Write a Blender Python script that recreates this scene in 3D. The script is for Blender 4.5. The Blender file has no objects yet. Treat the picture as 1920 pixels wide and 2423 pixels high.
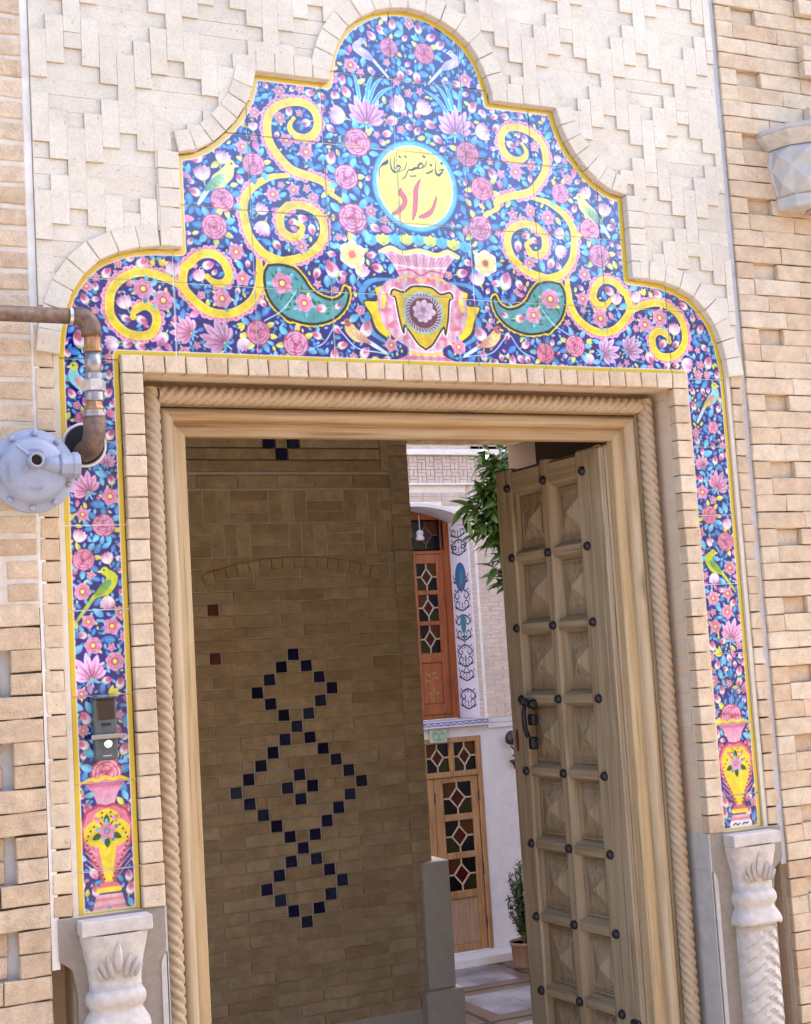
# Tiled gateway of an old brick house, half open door, courtyard beyond.
import bpy, bmesh, math, random
from mathutils import Vector, Matrix, noise
import numpy as np
random.seed(11)
SC=bpy.context.scene; COL=SC.collection
# ------------------------------------------------------------ camera, sky, sun, exposure
cam_d=bpy.data.cameras.new('camera'); cam=bpy.data.objects.new('camera',cam_d); COL.objects.link(cam); SC.camera=cam
YAW,PIT,ROL=0.4364,0.1021,-0.0611
fw=Vector((math.sin(YAW)*math.cos(PIT),math.cos(YAW)*math.cos(PIT),math.sin(PIT)))
ri=Vector((math.cos(YAW),-math.sin(YAW),0)); up=ri.cross(fw)
R_=math.cos(ROL)*ri+math.sin(ROL)*up; U_=-math.sin(ROL)*ri+math.cos(ROL)*up
cam.matrix_world=Matrix(((R_.x,U_.x,-fw.x,-1.6434),(R_.y,U_.y,-fw.y,-3.3293),(R_.z,U_.z,-fw.z,1.6),(0,0,0,1)))
cam_d.sensor_fit='HORIZONTAL'; cam_d.sensor_width=36; cam_d.lens=3357.88/1920*36; cam_d.clip_start=.05; cam_d.clip_end=500
SUN_EL,SUN_AZ=math.radians(46),math.radians(79)      # the sun stands over the end of the alley, a little behind the house, so the gateway is in open shade
wd=bpy.data.worlds.new('World'); SC.world=wd; wd.use_nodes=True; nt=wd.node_tree
sky=nt.nodes.new('ShaderNodeTexSky'); sky.sky_type='NISHITA'; sky.sun_disc=False; sky.sun_elevation=SUN_EL; sky.sun_rotation=SUN_AZ
sky.air_density=1.0; sky.dust_density=2.5; sky.ozone_density=1.0
bg=nt.nodes['Background']; nt.links.new(sky.outputs[0],bg.inputs[0]); bg.inputs[1].default_value=0.15
sl=bpy.data.lights.new('sun','SUN'); sl.energy=4.5; sl.angle=math.radians(.6); sl.color=(1,.96,.90)
so=bpy.data.objects.new('sun',sl); COL.objects.link(so)
sd=Vector((math.sin(SUN_AZ)*math.cos(SUN_EL),math.cos(SUN_AZ)*math.cos(SUN_EL),math.sin(SUN_EL)))
so.rotation_euler=sd.to_track_quat('Z','Y').to_euler(); so.location=(3,4,9)
SC.view_settings.view_transform='Standard'; SC.view_settings.look='None'; SC.view_settings.exposure=2.72; SC.view_settings.gamma=1; SC.view_settings.use_curve_mapping=False
# ------------------------------------------------------------ materials
def new_mat(name):
    m=bpy.data.materials.new(name); m.use_nodes=True; t=m.node_tree; return m,t,t.nodes['Principled BSDF']
def N(t,k,**kw):
    n=t.nodes.new(k)
    for a,b in kw.items(): setattr(n,a,b)
    return n
def ramp(t,stops):
    r=N(t,'ShaderNodeValToRGB'); e=r.color_ramp.elements
    while len(e)<len(stops): e.new(.5)
    for q,(p,c) in zip(e,stops): q.position=p; q.color=(*c,1)
    return r
def brick_mat(name,cols,rough=.85,scale=22.,bump=.35,spot=.25):
    m,t,b=new_mat(name); L=t.links.new
    oi=N(t,'ShaderNodeObjectInfo'); r=ramp(t,[(i/(len(cols)-1),c) for i,c in enumerate(cols)]); L(oi.outputs['Random'],r.inputs[0])
    tc=N(t,'ShaderNodeTexCoord'); ad=N(t,'ShaderNodeVectorMath',operation='MULTIPLY_ADD')
    g=N(t,'ShaderNodeNewGeometry'); L(g.outputs['Position'],ad.inputs[0]); ad.inputs[1].default_value=(1,1,1)
    cb=N(t,'ShaderNodeCombineXYZ'); mu=N(t,'ShaderNodeMath',operation='MULTIPLY'); mu.inputs[1].default_value=37.; L(oi.outputs['Random'],mu.inputs[0]); L(mu.outputs[0],cb.inputs[1]); L(cb.outputs[0],ad.inputs[2])
    n1=N(t,'ShaderNodeTexNoise'); n1.inputs['Scale'].default_value=scale; n1.inputs['Detail'].default_value=6; n1.inputs['Roughness'].default_value=.65; L(ad.outputs[0],n1.inputs['Vector'])
    n2=N(t,'ShaderNodeTexNoise'); n2.inputs['Scale'].default_value=scale*7; n2.inputs['Detail'].default_value=3; L(ad.outputs[0],n2.inputs['Vector'])
    mr=N(t,'ShaderNodeMapRange'); mr.inputs[1].default_value=.25; mr.inputs[2].default_value=.75; mr.inputs[3].default_value=1-spot; mr.inputs[4].default_value=1+spot*.6; L(n1.outputs[0],mr.inputs[0])
    mr2=N(t,'ShaderNodeMapRange'); mr2.inputs[1].default_value=.3; mr2.inputs[2].default_value=.7; mr2.inputs[3].default_value=.93; mr2.inputs[4].default_value=1.06; L(n2.outputs[0],mr2.inputs[0])
    mm=N(t,'ShaderNodeMath',operation='MULTIPLY'); L(mr.outputs[0],mm.inputs[0]); L(mr2.outputs[0],mm.inputs[1])
    n3=N(t,'ShaderNodeTexNoise'); n3.inputs['Scale'].default_value=1.7; n3.inputs['Detail'].default_value=4; L(g.outputs['Position'],n3.inputs['Vector'])
    m3=N(t,'ShaderNodeMapRange'); m3.inputs[1].default_value=.35; m3.inputs[2].default_value=.65; m3.inputs[3].default_value=.90; m3.inputs[4].default_value=1.05; L(n3.outputs[0],m3.inputs[0])
    n4=N(t,'ShaderNodeTexNoise'); n4.inputs['Scale'].default_value=scale*5; n4.inputs['Detail'].default_value=2; L(ad.outputs[0],n4.inputs['Vector'])
    m4=N(t,'ShaderNodeMapRange'); m4.inputs[1].default_value=.66; m4.inputs[2].default_value=.74; m4.inputs[3].default_value=1.; m4.inputs[4].default_value=.66; L(n4.outputs[0],m4.inputs[0])
    q1=N(t,'ShaderNodeMath',operation='MULTIPLY'); L(m3.outputs[0],q1.inputs[0]); L(m4.outputs[0],q1.inputs[1]); q2=N(t,'ShaderNodeMath',operation='MULTIPLY'); L(q1.outputs[0],q2.inputs[0]); L(mm.outputs[0],q2.inputs[1]); mm=q2
    vm=N(t,'ShaderNodeVectorMath',operation='SCALE'); L(r.outputs[0],vm.inputs[0]); L(mm.outputs[0],vm.inputs['Scale']); L(vm.outputs[0],b.inputs['Base Color'])
    b.inputs['Roughness'].default_value=rough; b.inputs['Specular IOR Level'].default_value=.25
    ma=N(t,'ShaderNodeMath',operation='ADD'); L(n1.outputs[0],ma.inputs[0]); L(n2.outputs[0],ma.inputs[1])
    bp=N(t,'ShaderNodeBump'); bp.inputs['Strength'].default_value=bump; bp.inputs['Distance'].default_value=.004; L(ma.outputs[0],bp.inputs['Height']); L(bp.outputs[0],b.inputs['Normal'])
    return m
def noise_mat(name,c1,c2,scale=30.,rough=.8,bump=.3,dist=.003,stretch=(1,1,1),detail=6,metal=0,spec=.3,c3=None,lo=.3,hi=.7):
    m,t,b=new_mat(name); L=t.links.new
    g=N(t,'ShaderNodeTexCoord'); mp=N(t,'ShaderNodeMapping'); mp.inputs['Scale'].default_value=stretch; L(g.outputs['Object'],mp.inputs[0])
    n1=N(t,'ShaderNodeTexNoise'); n1.inputs['Scale'].default_value=scale; n1.inputs['Detail'].default_value=detail; n1.inputs['Roughness'].default_value=.62; L(mp.outputs[0],n1.inputs['Vector'])
    st=[(lo,c1),(hi,c2)] if c3 is None else [(lo,c1),((lo+hi)/2,c2),(hi,c3)]
    r=ramp(t,st); L(n1.outputs[0],r.inputs[0]); L(r.outputs[0],b.inputs['Base Color'])
    b.inputs['Roughness'].default_value=rough; b.inputs['Metallic'].default_value=metal; b.inputs['Specular IOR Level'].default_value=spec
    bp=N(t,'ShaderNodeBump'); bp.inputs['Strength'].default_value=bump; bp.inputs['Distance'].default_value=dist; L(n1.outputs[0],bp.inputs['Height']); L(bp.outputs[0],b.inputs['Normal'])
    return m
def wood_mat(name,c1,c2,c3,axis,rough=.6):
    st={'x':(1.2,30,30),'z':(30,30,1.2),'y':(30,1.2,30)}[axis]
    m,t,b=new_mat(name); L=t.links.new
    g=N(t,'ShaderNodeTexCoord'); oi=N(t,'ShaderNodeObjectInfo'); mp=N(t,'ShaderNodeMapping'); mp.inputs['Scale'].default_value=st
    ad=N(t,'ShaderNodeVectorMath',operation='ADD'); L(g.outputs['Object'],ad.inputs[0]); L(oi.outputs['Random'],ad.inputs[1]); L(ad.outputs[0],mp.inputs[0])
    n1=N(t,'ShaderNodeTexNoise'); n1.inputs['Scale'].default_value=2.2; n1.inputs['Detail'].default_value=7; n1.inputs['Distortion'].default_value=.6; L(mp.outputs[0],n1.inputs['Vector'])
    n2=N(t,'ShaderNodeTexNoise'); n2.inputs['Scale'].default_value=3.5; n2.inputs['Detail'].default_value=3; L(g.outputs['Object'],n2.inputs['Vector'])
    ma=N(t,'ShaderNodeMath',operation='MULTIPLY_ADD'); ma.inputs[1].default_value=.45; L(n2.outputs[0],ma.inputs[0]); L(n1.outputs[0],ma.inputs[2])
    r=ramp(t,[(.48,c1),(.66,c2),(.86,c3)]); L(ma.outputs[0],r.inputs[0])
    st2={'x':(2.,70,70),'z':(70,70,2.),'y':(70,2.,70)}[axis]; mp2=N(t,'ShaderNodeMapping'); mp2.inputs['Scale'].default_value=st2; L(ad.outputs[0],mp2.inputs[0])
    n3=N(t,'ShaderNodeTexNoise'); n3.inputs['Scale'].default_value=1.6; n3.inputs['Detail'].default_value=3; L(mp2.outputs[0],n3.inputs['Vector'])
    m3=N(t,'ShaderNodeMapRange'); m3.inputs[1].default_value=.30; m3.inputs[2].default_value=.44; m3.inputs[3].default_value=.62; m3.inputs[4].default_value=1.; L(n3.outputs[0],m3.inputs[0])
    vo=N(t,'ShaderNodeTexVoronoi'); vo.inputs['Scale'].default_value=1.0; mp3=N(t,'ShaderNodeMapping'); mp3.inputs['Scale'].default_value={'x':(2.2,7,7),'z':(7,7,2.2),'y':(7,2.2,7)}[axis]; L(ad.outputs[0],mp3.inputs[0]); L(mp3.outputs[0],vo.inputs['Vector'])
    m5=N(t,'ShaderNodeMapRange'); m5.inputs[1].default_value=.03; m5.inputs[2].default_value=.12; m5.inputs[3].default_value=.55; m5.inputs[4].default_value=1.; L(vo.outputs['Distance'],m5.inputs[0])
    q1=N(t,'ShaderNodeMath',operation='MULTIPLY'); L(m3.outputs[0],q1.inputs[0]); L(m5.outputs[0],q1.inputs[1])
    vm=N(t,'ShaderNodeVectorMath',operation='SCALE'); L(r.outputs[0],vm.inputs[0]); L(q1.outputs[0],vm.inputs['Scale']); L(vm.outputs[0],b.inputs['Base Color'])
    b.inputs['Roughness'].default_value=rough; b.inputs['Specular IOR Level'].default_value=.35
    bp=N(t,'ShaderNodeBump'); bp.inputs['Strength'].default_value=.25; bp.inputs['Distance'].default_value=.002; L(n1.outputs[0],bp.inputs['Height']); L(bp.outputs[0],b.inputs['Normal'])
    return m
M={}
M['brick']=brick_mat('cream_brick',[(.52,.41,.295),(.48,.36,.245),(.54,.44,.33),(.50,.38,.265),(.455,.325,.215),(.53,.42,.305)])
M['brick_pale']=brick_mat('pale_cut_brick',[(.53,.475,.40),(.515,.455,.375),(.545,.495,.42),(.52,.46,.385)],spot=.12,bump=.2)
M['brick_rough']=brick_mat('rough_peach_brick',[(.48,.36,.25),(.43,.31,.205),(.51,.395,.285),(.45,.33,.22)],bump=.8,scale=30,spot=.3)
M['brick_vest']=brick_mat('ochre_brick',[(.52,.39,.235),(.45,.33,.185),(.56,.43,.275),(.42,.295,.16),(.53,.41,.25),(.49,.38,.225)],spot=.35,scale=16)
M['mortar']=noise_mat('sand_mortar',(.48,.42,.34),(.55,.49,.41),40,.95,.4,.003)
M['mortar_white']=noise_mat('white_mortar',(.56,.53,.50),(.66,.63,.60),30,.95,.6,.004)
M['mortar_peach']=noise_mat('peach_mortar',(.42,.36,.30),(.56,.50,.44),30,.95,.6,.004)
M['mortar_vest']=noise_mat('grey_mortar',(.50,.47,.40),(.58,.54,.47),40,.95,.3,.002)
M['mortar_blue']=noise_mat('grey_mortar_slot_shade',(.33,.33,.35),(.42,.41,.42),20,.95,.4,.002)
M['grout']=noise_mat('tile_grout',(.80,.79,.79),(.88,.87,.86),60,.9,.1)
M['stone']=noise_mat('carved_pale_stone',(.36,.32,.285),(.42,.375,.345),45,.85,.2,.002,c3=(.47,.435,.42))
M['stone_g']=noise_mat('grey_dressed_stone',(.33,.31,.29),(.41,.39,.38),25,.85,.3,.002)
W1=((.31,.225,.13),(.38,.28,.17),(.43,.33,.215))
M['wood_z']=wood_mat('pale_wood_upright',*W1,'z'); M['wood_x']=wood_mat('golden_wood_lintel',(.24,.14,.06),(.31,.195,.095),(.36,.25,.14),'x')
M['wood_gold']=wood_mat('golden_wood',(.33,.225,.11),(.39,.275,.145),(.43,.315,.18),'z')
M['rope']=noise_mat('carved_rope_wood',(.33,.24,.155),(.39,.295,.20),20,.65,.15,.002,spec=.35)
M['door_z']=wood_mat('door_wood_upright',(.20,.14,.08),(.285,.21,.13),(.34,.265,.175),'z'); M['door_x']=wood_mat('door_wood_cross',(.20,.14,.08),(.285,.21,.13),(.34,.265,.175),'x')
M['iron']=noise_mat('black_iron',(.02,.018,.022),(.05,.045,.055),60,.45,.4,.002,metal=.6)
M['pillar']=noise_mat('pale_pillar_stone',(.56,.52,.45),(.64,.60,.53),25,.85,.3,.002)
M['inlay']=brick_mat('cobalt_inlay_glaze',[(.012,.010,.05),(.02,.018,.07),(.04,.05,.10),(.010,.008,.03)],rough=.12,bump=.1)
M['redbrick']=noise_mat('red_burnt_brick',(.11,.03,.02),(.17,.05,.03),40,.9)
def simple(name,c,rough=.5,metal=0,spec=.4):
    m,t,b=new_mat(name); b.inputs['Base Color'].default_value=(*c,1); b.inputs['Roughness'].default_value=rough; b.inputs['Metallic'].default_value=metal; b.inputs['Specular IOR Level'].default_value=spec; return m
# ------------------------------------------------------------ object helpers
def obj(name,me,mat=None,parent=None):
    o=bpy.data.objects.new(name,me); COL.objects.link(o)
    if mat is not None and len(me.materials)==0: me.materials.append(mat)
    if parent is not None: o.parent=parent
    return o
def tag(o,label=None,cat=None,group=None,kind=None):
    if label: o['label']=label
    if cat: o['category']=cat
    if group: o['group']=group
    if kind: o['kind']=kind
    return o
def thing(name,label,cat,loc=(0,0,0),rz=0,group=None):
    o=bpy.data.objects.new(name,None); COL.objects.link(o); o.location=loc; o.rotation_euler=(0,0,rz); o.empty_display_size=.1
    return tag(o,label,cat,group)
class MB:
    def __init__(s): s.v=[];s.f=[]
    def add(s,vs,fs):
        k=len(s.v); s.v+=[tuple(v) for v in vs]; s.f+=[tuple(i+k for i in f) for f in fs]; return s
    def box(s,x0,x1,y0,y1,z0,z1,b=0):
        if b<=0:
            return s.add([(x0,y0,z0),(x1,y0,z0),(x1,y1,z0),(x0,y1,z0),(x0,y0,z1),(x1,y0,z1),(x1,y1,z1),(x0,y1,z1)],[(0,3,2,1),(4,5,6,7),(0,1,5,4),(1,2,6,5),(2,3,7,6),(3,0,4,7)])
        bm=bmesh.new(); bmesh.ops.create_cube(bm,size=1)
        for v in bm.verts: v.co=((x0+x1)/2+v.co.x*(x1-x0),(y0+y1)/2+v.co.y*(y1-y0),(z0+z1)/2+v.co.z*(z1-z0))
        bmesh.ops.bevel(bm,geom=list(bm.edges),offset=b,segments=1,affect='EDGES'); bm.verts.index_update()
        s.add([v.co[:] for v in bm.verts],[[v.index for v in f.verts] for f in bm.faces]); bm.free(); return s
    def prism(s,pts,y0,y1,cap=True):      # polygon in x,z extruded along y
        n=len(pts); vs=[(x,y0,z) for x,z in pts]+[(x,y1,z) for x,z in pts]
        a=sum(pts[i-1][0]*pts[i][1]-pts[i][0]*pts[i-1][1] for i in range(n))
        fs=[(i,(i+1)%n,n+(i+1)%n,n+i) if a<0 else ((i+1)%n,i,n+i,n+(i+1)%n) for i in range(n)]
        if cap: fs+=[tuple(range(n)) if a>0 else tuple(range(n-1,-1,-1)),tuple(range(2*n-1,n-1,-1)) if a>0 else tuple(range(n,2*n))]
        return s.add(vs,fs)
    def zprism(s,pts,z0,z1):              # polygon in x,y extruded along z
        n=len(pts); a=sum(pts[i-1][0]*pts[i][1]-pts[i][0]*pts[i-1][1] for i in range(n))
        if a<0: pts=pts[::-1]
        return s.add([(x,y,z0) for x,y in pts]+[(x,y,z1) for x,y in pts],[(i,(i+1)%n,n+(i+1)%n,n+i) for i in range(n)]+[tuple(range(n-1,-1,-1)),tuple(range(n,2*n))])
    def tube(s,P,r,n=12,cap=True):
        P=[Vector(p) for p in P]; m=len(P); rr=[r]*m if not hasattr(r,'__len__') else list(r)
        up=None; k=len(s.v)
        for i,p in enumerate(P):
            d=(P[min(i+1,m-1)]-P[max(i-1,0)]).normalized()
            if up is None: up=d.orthogonal().normalized()
            up=(up-d*up.dot(d)).normalized(); w=d.cross(up)
            for j in range(n):
                a=j*2*math.pi/n; s.v.append(tuple(p+up*(rr[i]*math.cos(a))+w*(rr[i]*math.sin(a))))
        for i in range(m-1):
            for j in range(n): s.f.append((k+i*n+j,k+i*n+(j+1)%n,k+(i+1)*n+(j+1)%n,k+(i+1)*n+j))
        if cap: s.f.append(tuple(k+j for j in range(n-1,-1,-1))); s.f.append(tuple(k+(m-1)*n+j for j in range(n)))
        return s
    def lathe(s,c,prof,n=24,axis='z',cap=True):
        k=len(s.v); c=Vector(c)
        for (r,h) in prof:
            for j in range(n):
                a=j*2*math.pi/n; u,w=r*math.cos(a),r*math.sin(a)
                s.v.append(tuple(c+Vector((u,w,h) if axis=='z' else ((w,h,u) if axis=='y' else (h,u,w)))))
        for i in range(len(prof)-1):
            for j in range(n): s.f.append((k+i*n+j,k+i*n+(j+1)%n,k+(i+1)*n+(j+1)%n,k+(i+1)*n+j))
        if cap: s.f.append(tuple(k+j for j in range(n-1,-1,-1))); s.f.append(tuple(k+(len(prof)-1)*n+j for j in range(n)))
        return s
    def mesh(s,name,smooth=False):
        me=bpy.data.meshes.new(name); me.from_pydata(s.v,[],s.f); me.validate()
        if smooth: me.polygons.foreach_set('use_smooth',[True]*len(me.polygons))
        me.update(); return me
    def build(s,name,mat,parent=None,smooth=False,fix=False):
        me=s.mesh(name,smooth)
        if fix:
            bm=bmesh.new(); bm.from_mesh(me); bmesh.ops.recalc_face_normals(bm,faces=bm.faces); bm.to_mesh(me); bm.free()
        return obj(name,me,mat,parent)
BR={}
def brick_mesh(w,h,d,var,mat,jag=.0012,bev=.0022,name='brick'):
    key=(round(w,4),round(h,4),round(d,3),var,mat.name,name,bev)
    if key in BR: return BR[key]
    rg=random.Random(int(w*1e4)*31+int(h*1e4)*7+var)
    n=max(1,min(4,int(w/.045))); m=max(1,min(4,int(h/.045))) if h>w else 1
    ring=[(-w/2+w*i/n,-h/2) for i in range(n)]+[(w/2,-h/2+h*i/m) for i in range(m)]+[(w/2-w*i/n,h/2) for i in range(n)]+[(-w/2,h/2-h*i/m) for i in range(m)]
    R1=[(x+rg.uniform(-jag,jag),z+rg.uniform(-jag,jag)) for x,z in ring]
    K=len(ring); ins=[(x*(1-2*bev/w),z*(1-2*bev/h)) for x,z in R1]
    vs=[(x,rg.uniform(0,.0006),z) for x,z in ins]+[(x,bev,z) for x,z in R1]+[(x,d,z) for x,z in ring]
    fs=[tuple(range(K))]
    for a in(0,K):
        for i in range(K): j=(i+1)%K; fs.append((a+j,a+i,a+K+i,a+K+j))
    me=bpy.data.meshes.new(name); me.from_pydata(vs,[],fs); me.update(); me.materials.append(mat); BR[key]=me; return me
def brick(parent,x0,x1,z0,z1,y,d,mat,gap=.003,jy=.001,name='brick',tilt=.004,jag=.0012,bev=.0022,gx=None):
    w,h=x1-x0-(gap if gx is None else gx),z1-z0-gap
    if w<.008 or h<.008: return None
    o=obj(name,brick_mesh(w,h,d,random.randrange(3),mat,jag=jag,bev=bev,name=name),None,parent)
    o.location=((x0+x1)/2-parent.location.x,y+random.uniform(-jy,jy)-parent.location.y,(z0+z1)/2-parent.location.z)
    o.rotation_euler=(random.uniform(-tilt,tilt),0,random.uniform(-tilt,tilt)); return o
def inside(x,z,poly):
    r=False
    for i in range(len(poly)):
        x0,z0=poly[i-1];x1,z1=poly[i]
        if (z0>z)!=(z1>z) and x<(x1-x0)*(z-z0)/(z1-z0)+x0: r=not r
    return r
# ------------------------------------------------------------ setting: ground, street wall core
g=MB().box(-60,60,-60,.25,-1.9,0).build('street_ground',noise_mat('street_paving',(.22,.18,.14),(.31,.26,.21),6,.9,.4,.01)); tag(g,kind='structure')
g=MB().box(-60,60,2.36,60,-2.2,-1.33).build('courtyard_ground',noise_mat('courtyard_base',(.14,.12,.11),(.20,.18,.16),6,.9,.3,.01)); tag(g,kind='structure')
g=MB().box(-3.2,2.6,.25,2.36,-1.9,-.15).build('vestibule_floor',M['stone_g']); tag(g,kind='structure')
def brick_tex_mat(name,c1,c2,mo,bw=.2,rh=.05):
    m,t,b=new_mat(name); L=t.links.new
    g=N(t,'ShaderNodeNewGeometry'); sx=N(t,'ShaderNodeSeparateXYZ'); L(g.outputs['Position'],sx.inputs[0]); ad=N(t,'ShaderNodeMath',operation='ADD'); L(sx.outputs[0],ad.inputs[0]); L(sx.outputs[1],ad.inputs[1])
    cb=N(t,'ShaderNodeCombineXYZ'); L(ad.outputs[0],cb.inputs[0]); L(sx.outputs[2],cb.inputs[1])
    bt=N(t,'ShaderNodeTexBrick'); bt.inputs['Scale'].default_value=1; bt.inputs['Brick Width'].default_value=bw; bt.inputs['Row Height'].default_value=rh; bt.inputs['Mortar Size'].default_value=.004; bt.inputs['Mortar Smooth'].default_value=.3
    for k,c in (('Color1',c1),('Color2',c2),('Mortar',mo)): bt.inputs[k].default_value=(*c,1)
    L(cb.outputs[0],bt.inputs['Vector']); L(bt.outputs[0],b.inputs['Base Color']); b.inputs['Roughness'].default_value=.9
    bp=N(t,'ShaderNodeBump'); bp.invert=True; bp.inputs['Strength'].default_value=.6; bp.inputs['Distance'].default_value=.004; L(bt.outputs['Fac'],bp.inputs['Height']); L(bp.outputs[0],b.inputs['Normal'])
    return m
M['bt']=brick_tex_mat('coursed_brick',(.50,.37,.26),(.54,.42,.31),(.46,.41,.35)); M['btv']=brick_tex_mat('coursed_ochre_brick',(.48,.37,.23),(.43,.32,.19),(.5,.45,.36))
hw=thing('house_wall','thick cream brick street wall pierced by the gateway','wall')
w=MB()
for q in(-1,1):
    w.box(*sorted((q*4.9,q*1.0365)),.02,.30,0,5.4); w.box(*sorted((q*.983,q*.7735)),.02,.30,0,5.4)
    w.box(*sorted((q*1.0365,q*.983)),.02,.30,.968,5.4); w.box(*sorted((q*1.0365,q*.983)),.13,.30,0,.968)
w.box(-.7735,.7735,.02,.30,2.3225,5.4); w.build('wall_core',M['bt'],hw)
w=MB(); w.box(-1.0362,-.7737,.0165,.0195,1.0605,2.40); w.box(.7737,1.0362,.0165,.0195,1.0605,2.40); w.build('mortar_bed',M['mortar'],hw)
# upper wall behind field: mortar bed with the tile field left out is hidden under bricks
al=MB().box(-14,14,-6.6,-6.2,0,4.6).build('alley_wall',brick_tex_mat('old_brick',(.24,.17,.12),(.28,.21,.15),(.26,.23,.2))); tag(al,'long plain brick wall across the alley, opposite the gateway','wall')
# ------------------------------------------------------------ tile panel geometry
HOLE=(-.918,2.147,.047)
ART_MAIN=[('R',-0.0534,3.241,0.0309,-1),('R',-0.1643,2.9654,0.04,-1),('F',-0.1715,3.1773,0.021,-1),('B',-0.1068,3.2722,0.017,140),('B',-0.0765,3.2909,0.0171,150),('B',-0.0374,3.3135,0.0167,90),('B',-0.1092,3.1693,0.0131,300),('B',-0.0249,3.1638,0.0171,270),('B',-0.1908,3.1047,0.0177,120),('B',-0.2213,3.0908,0.0128,160),('B',-0.1221,3.118,0.0103,80),('B',-0.0204,3.0627,0.0124,250),('B',-0.0612,3.0359,0.0196,200),('B',-0.0802,2.9999,0.0157,200),('B',-0.0928,2.9752,0.0108,150),('P',-0.0411,3.088,0.0261,140),('P',-0.2179,3.0345,0.0252,170),('L',-0.1314,3.057,0.0512,95),('R',-0.4567,2.8789,0.0309,-1),('R',-0.2026,2.8694,0.0375,-1),('F',-0.3802,3.0103,0.0142,-1),('F',-0.3641,2.9502,0.0179,-1),('F',-0.313,2.9273,0.023,-1),('F',-0.4843,2.9223,0.0175,-1),('B',-0.2396,2.9204,0.0183,60),('B',-0.3514,3.0314,0.0139,70),('B',-0.3097,3.0038,0.0165,210),('B',-0.2883,3.0868,0.0156,20),('B',-0.2551,3.0826,0.0136,330),('B',-0.2231,3.0904,0.013,60),('B',-0.2592,3.0497,0.0135,310),('B',-0.4171,3.0958,0.0102,120),('B',-0.3397,3.0929,0.0113,30),('P',-0.4554,2.9804,0.0136,100),('R',-0.5441,2.7777,0.0356,-1),('R',-0.5681,2.7066,0.0353,-1),('F',-0.5155,2.6469,0.0211,-1),('F',-0.408,2.8047,0.021,-1),('F',-0.3502,2.8215,0.0182,-1),('F',-0.3362,2.6726,0.0151,-1),('B',-0.4979,2.838,0.0134,110),('B',-0.6208,2.7925,0.0164,160),('B',-0.4053,2.6679,0.0169,300),('B',-0.3632,2.7356,0.0121,200),('B',-0.332,2.7459,0.0126,40),('B',-0.6391,2.6861,0.0086,180),('B',-0.5894,2.6057,0.0177,20),('P',-0.5405,2.8905,0.0216,70),('P',-0.5972,2.8445,0.0223,110),('P',-0.4403,2.7629,0.0183,60),('P',-0.4412,2.7082,0.0222,240),('P',-0.6173,2.5812,0.0181,110),('F',-0.7605,2.535,0.0256,-1),('F',-0.7085,2.5117,0.0245,-1),('B',-0.7627,2.4571,0.0168,330),('B',-0.8043,2.4573,0.0133,320),('B',-0.8461,2.5732,0.0167,40),('B',-0.7554,2.6048,0.0174,30),('B',-0.8768,2.5393,0.0131,90),('B',-0.9031,2.5059,0.0158,120),('B',-0.9191,2.4077,0.0219,100),('B',-0.9471,2.373,0.0125,80),('B',-0.8027,2.3932,0.0132,0),('B',-0.7688,2.3901,0.0142,340),('B',-0.7174,2.4094,0.0191,240),('P',-0.8099,2.5022,0.021,110),('P',-0.8447,2.3979,0.0212,200),('L',-0.6625,2.442,0.0362,160),('P',-0.682,2.5919,0.0187,60),('N',-0.7075,2.6078,0.0114,60),('N',-0.7317,2.6019,0.0092,0),('F',-0.5578,2.5214,0.025,-1),('F',-0.5034,2.5778,0.0191,-1),('L',-0.5788,2.4276,0.041,150),('R',-0.4665,2.438,0.0355,-1),('R',-0.369,2.415,0.0341,-1),('P',-0.5084,2.4039,0.0193,280),('N',-0.5137,2.4531,0.012,200),('R',-0.1884,2.7592,0.0411,-1),('Y',-0.1984,2.6613,0.0356,-1),('F',-0.2969,2.8055,0.0137,-1),('F',-0.339,2.6722,0.0169,-1),('B',-0.3051,2.7132,0.0161,280),('B',-0.3291,2.7465,0.0155,340),('B',-0.3011,2.6012,0.016,250),('B',-0.2596,2.6185,0.0247,110),('B',-0.2254,2.6039,0.0143,0),('B',-0.1291,2.6303,0.0185,160),('B',-0.1471,2.6591,0.0152,200),('P',-0.1715,2.6183,0.0232,60),('B',-0.1674,2.4644,0.023,60),('B',-0.25,2.4554,0.0136,300),('B',-0.1733,2.4015,0.0168,60),('B',-0.3105,2.4401,0.0153,150),('B',-0.2615,2.3928,0.0169,90),('F',-0.0987,2.4209,0.0194,-1),('B',-0.2968,2.5099,0.0165,180),('B',-0.2442,2.5189,0.0118,30)]
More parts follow.
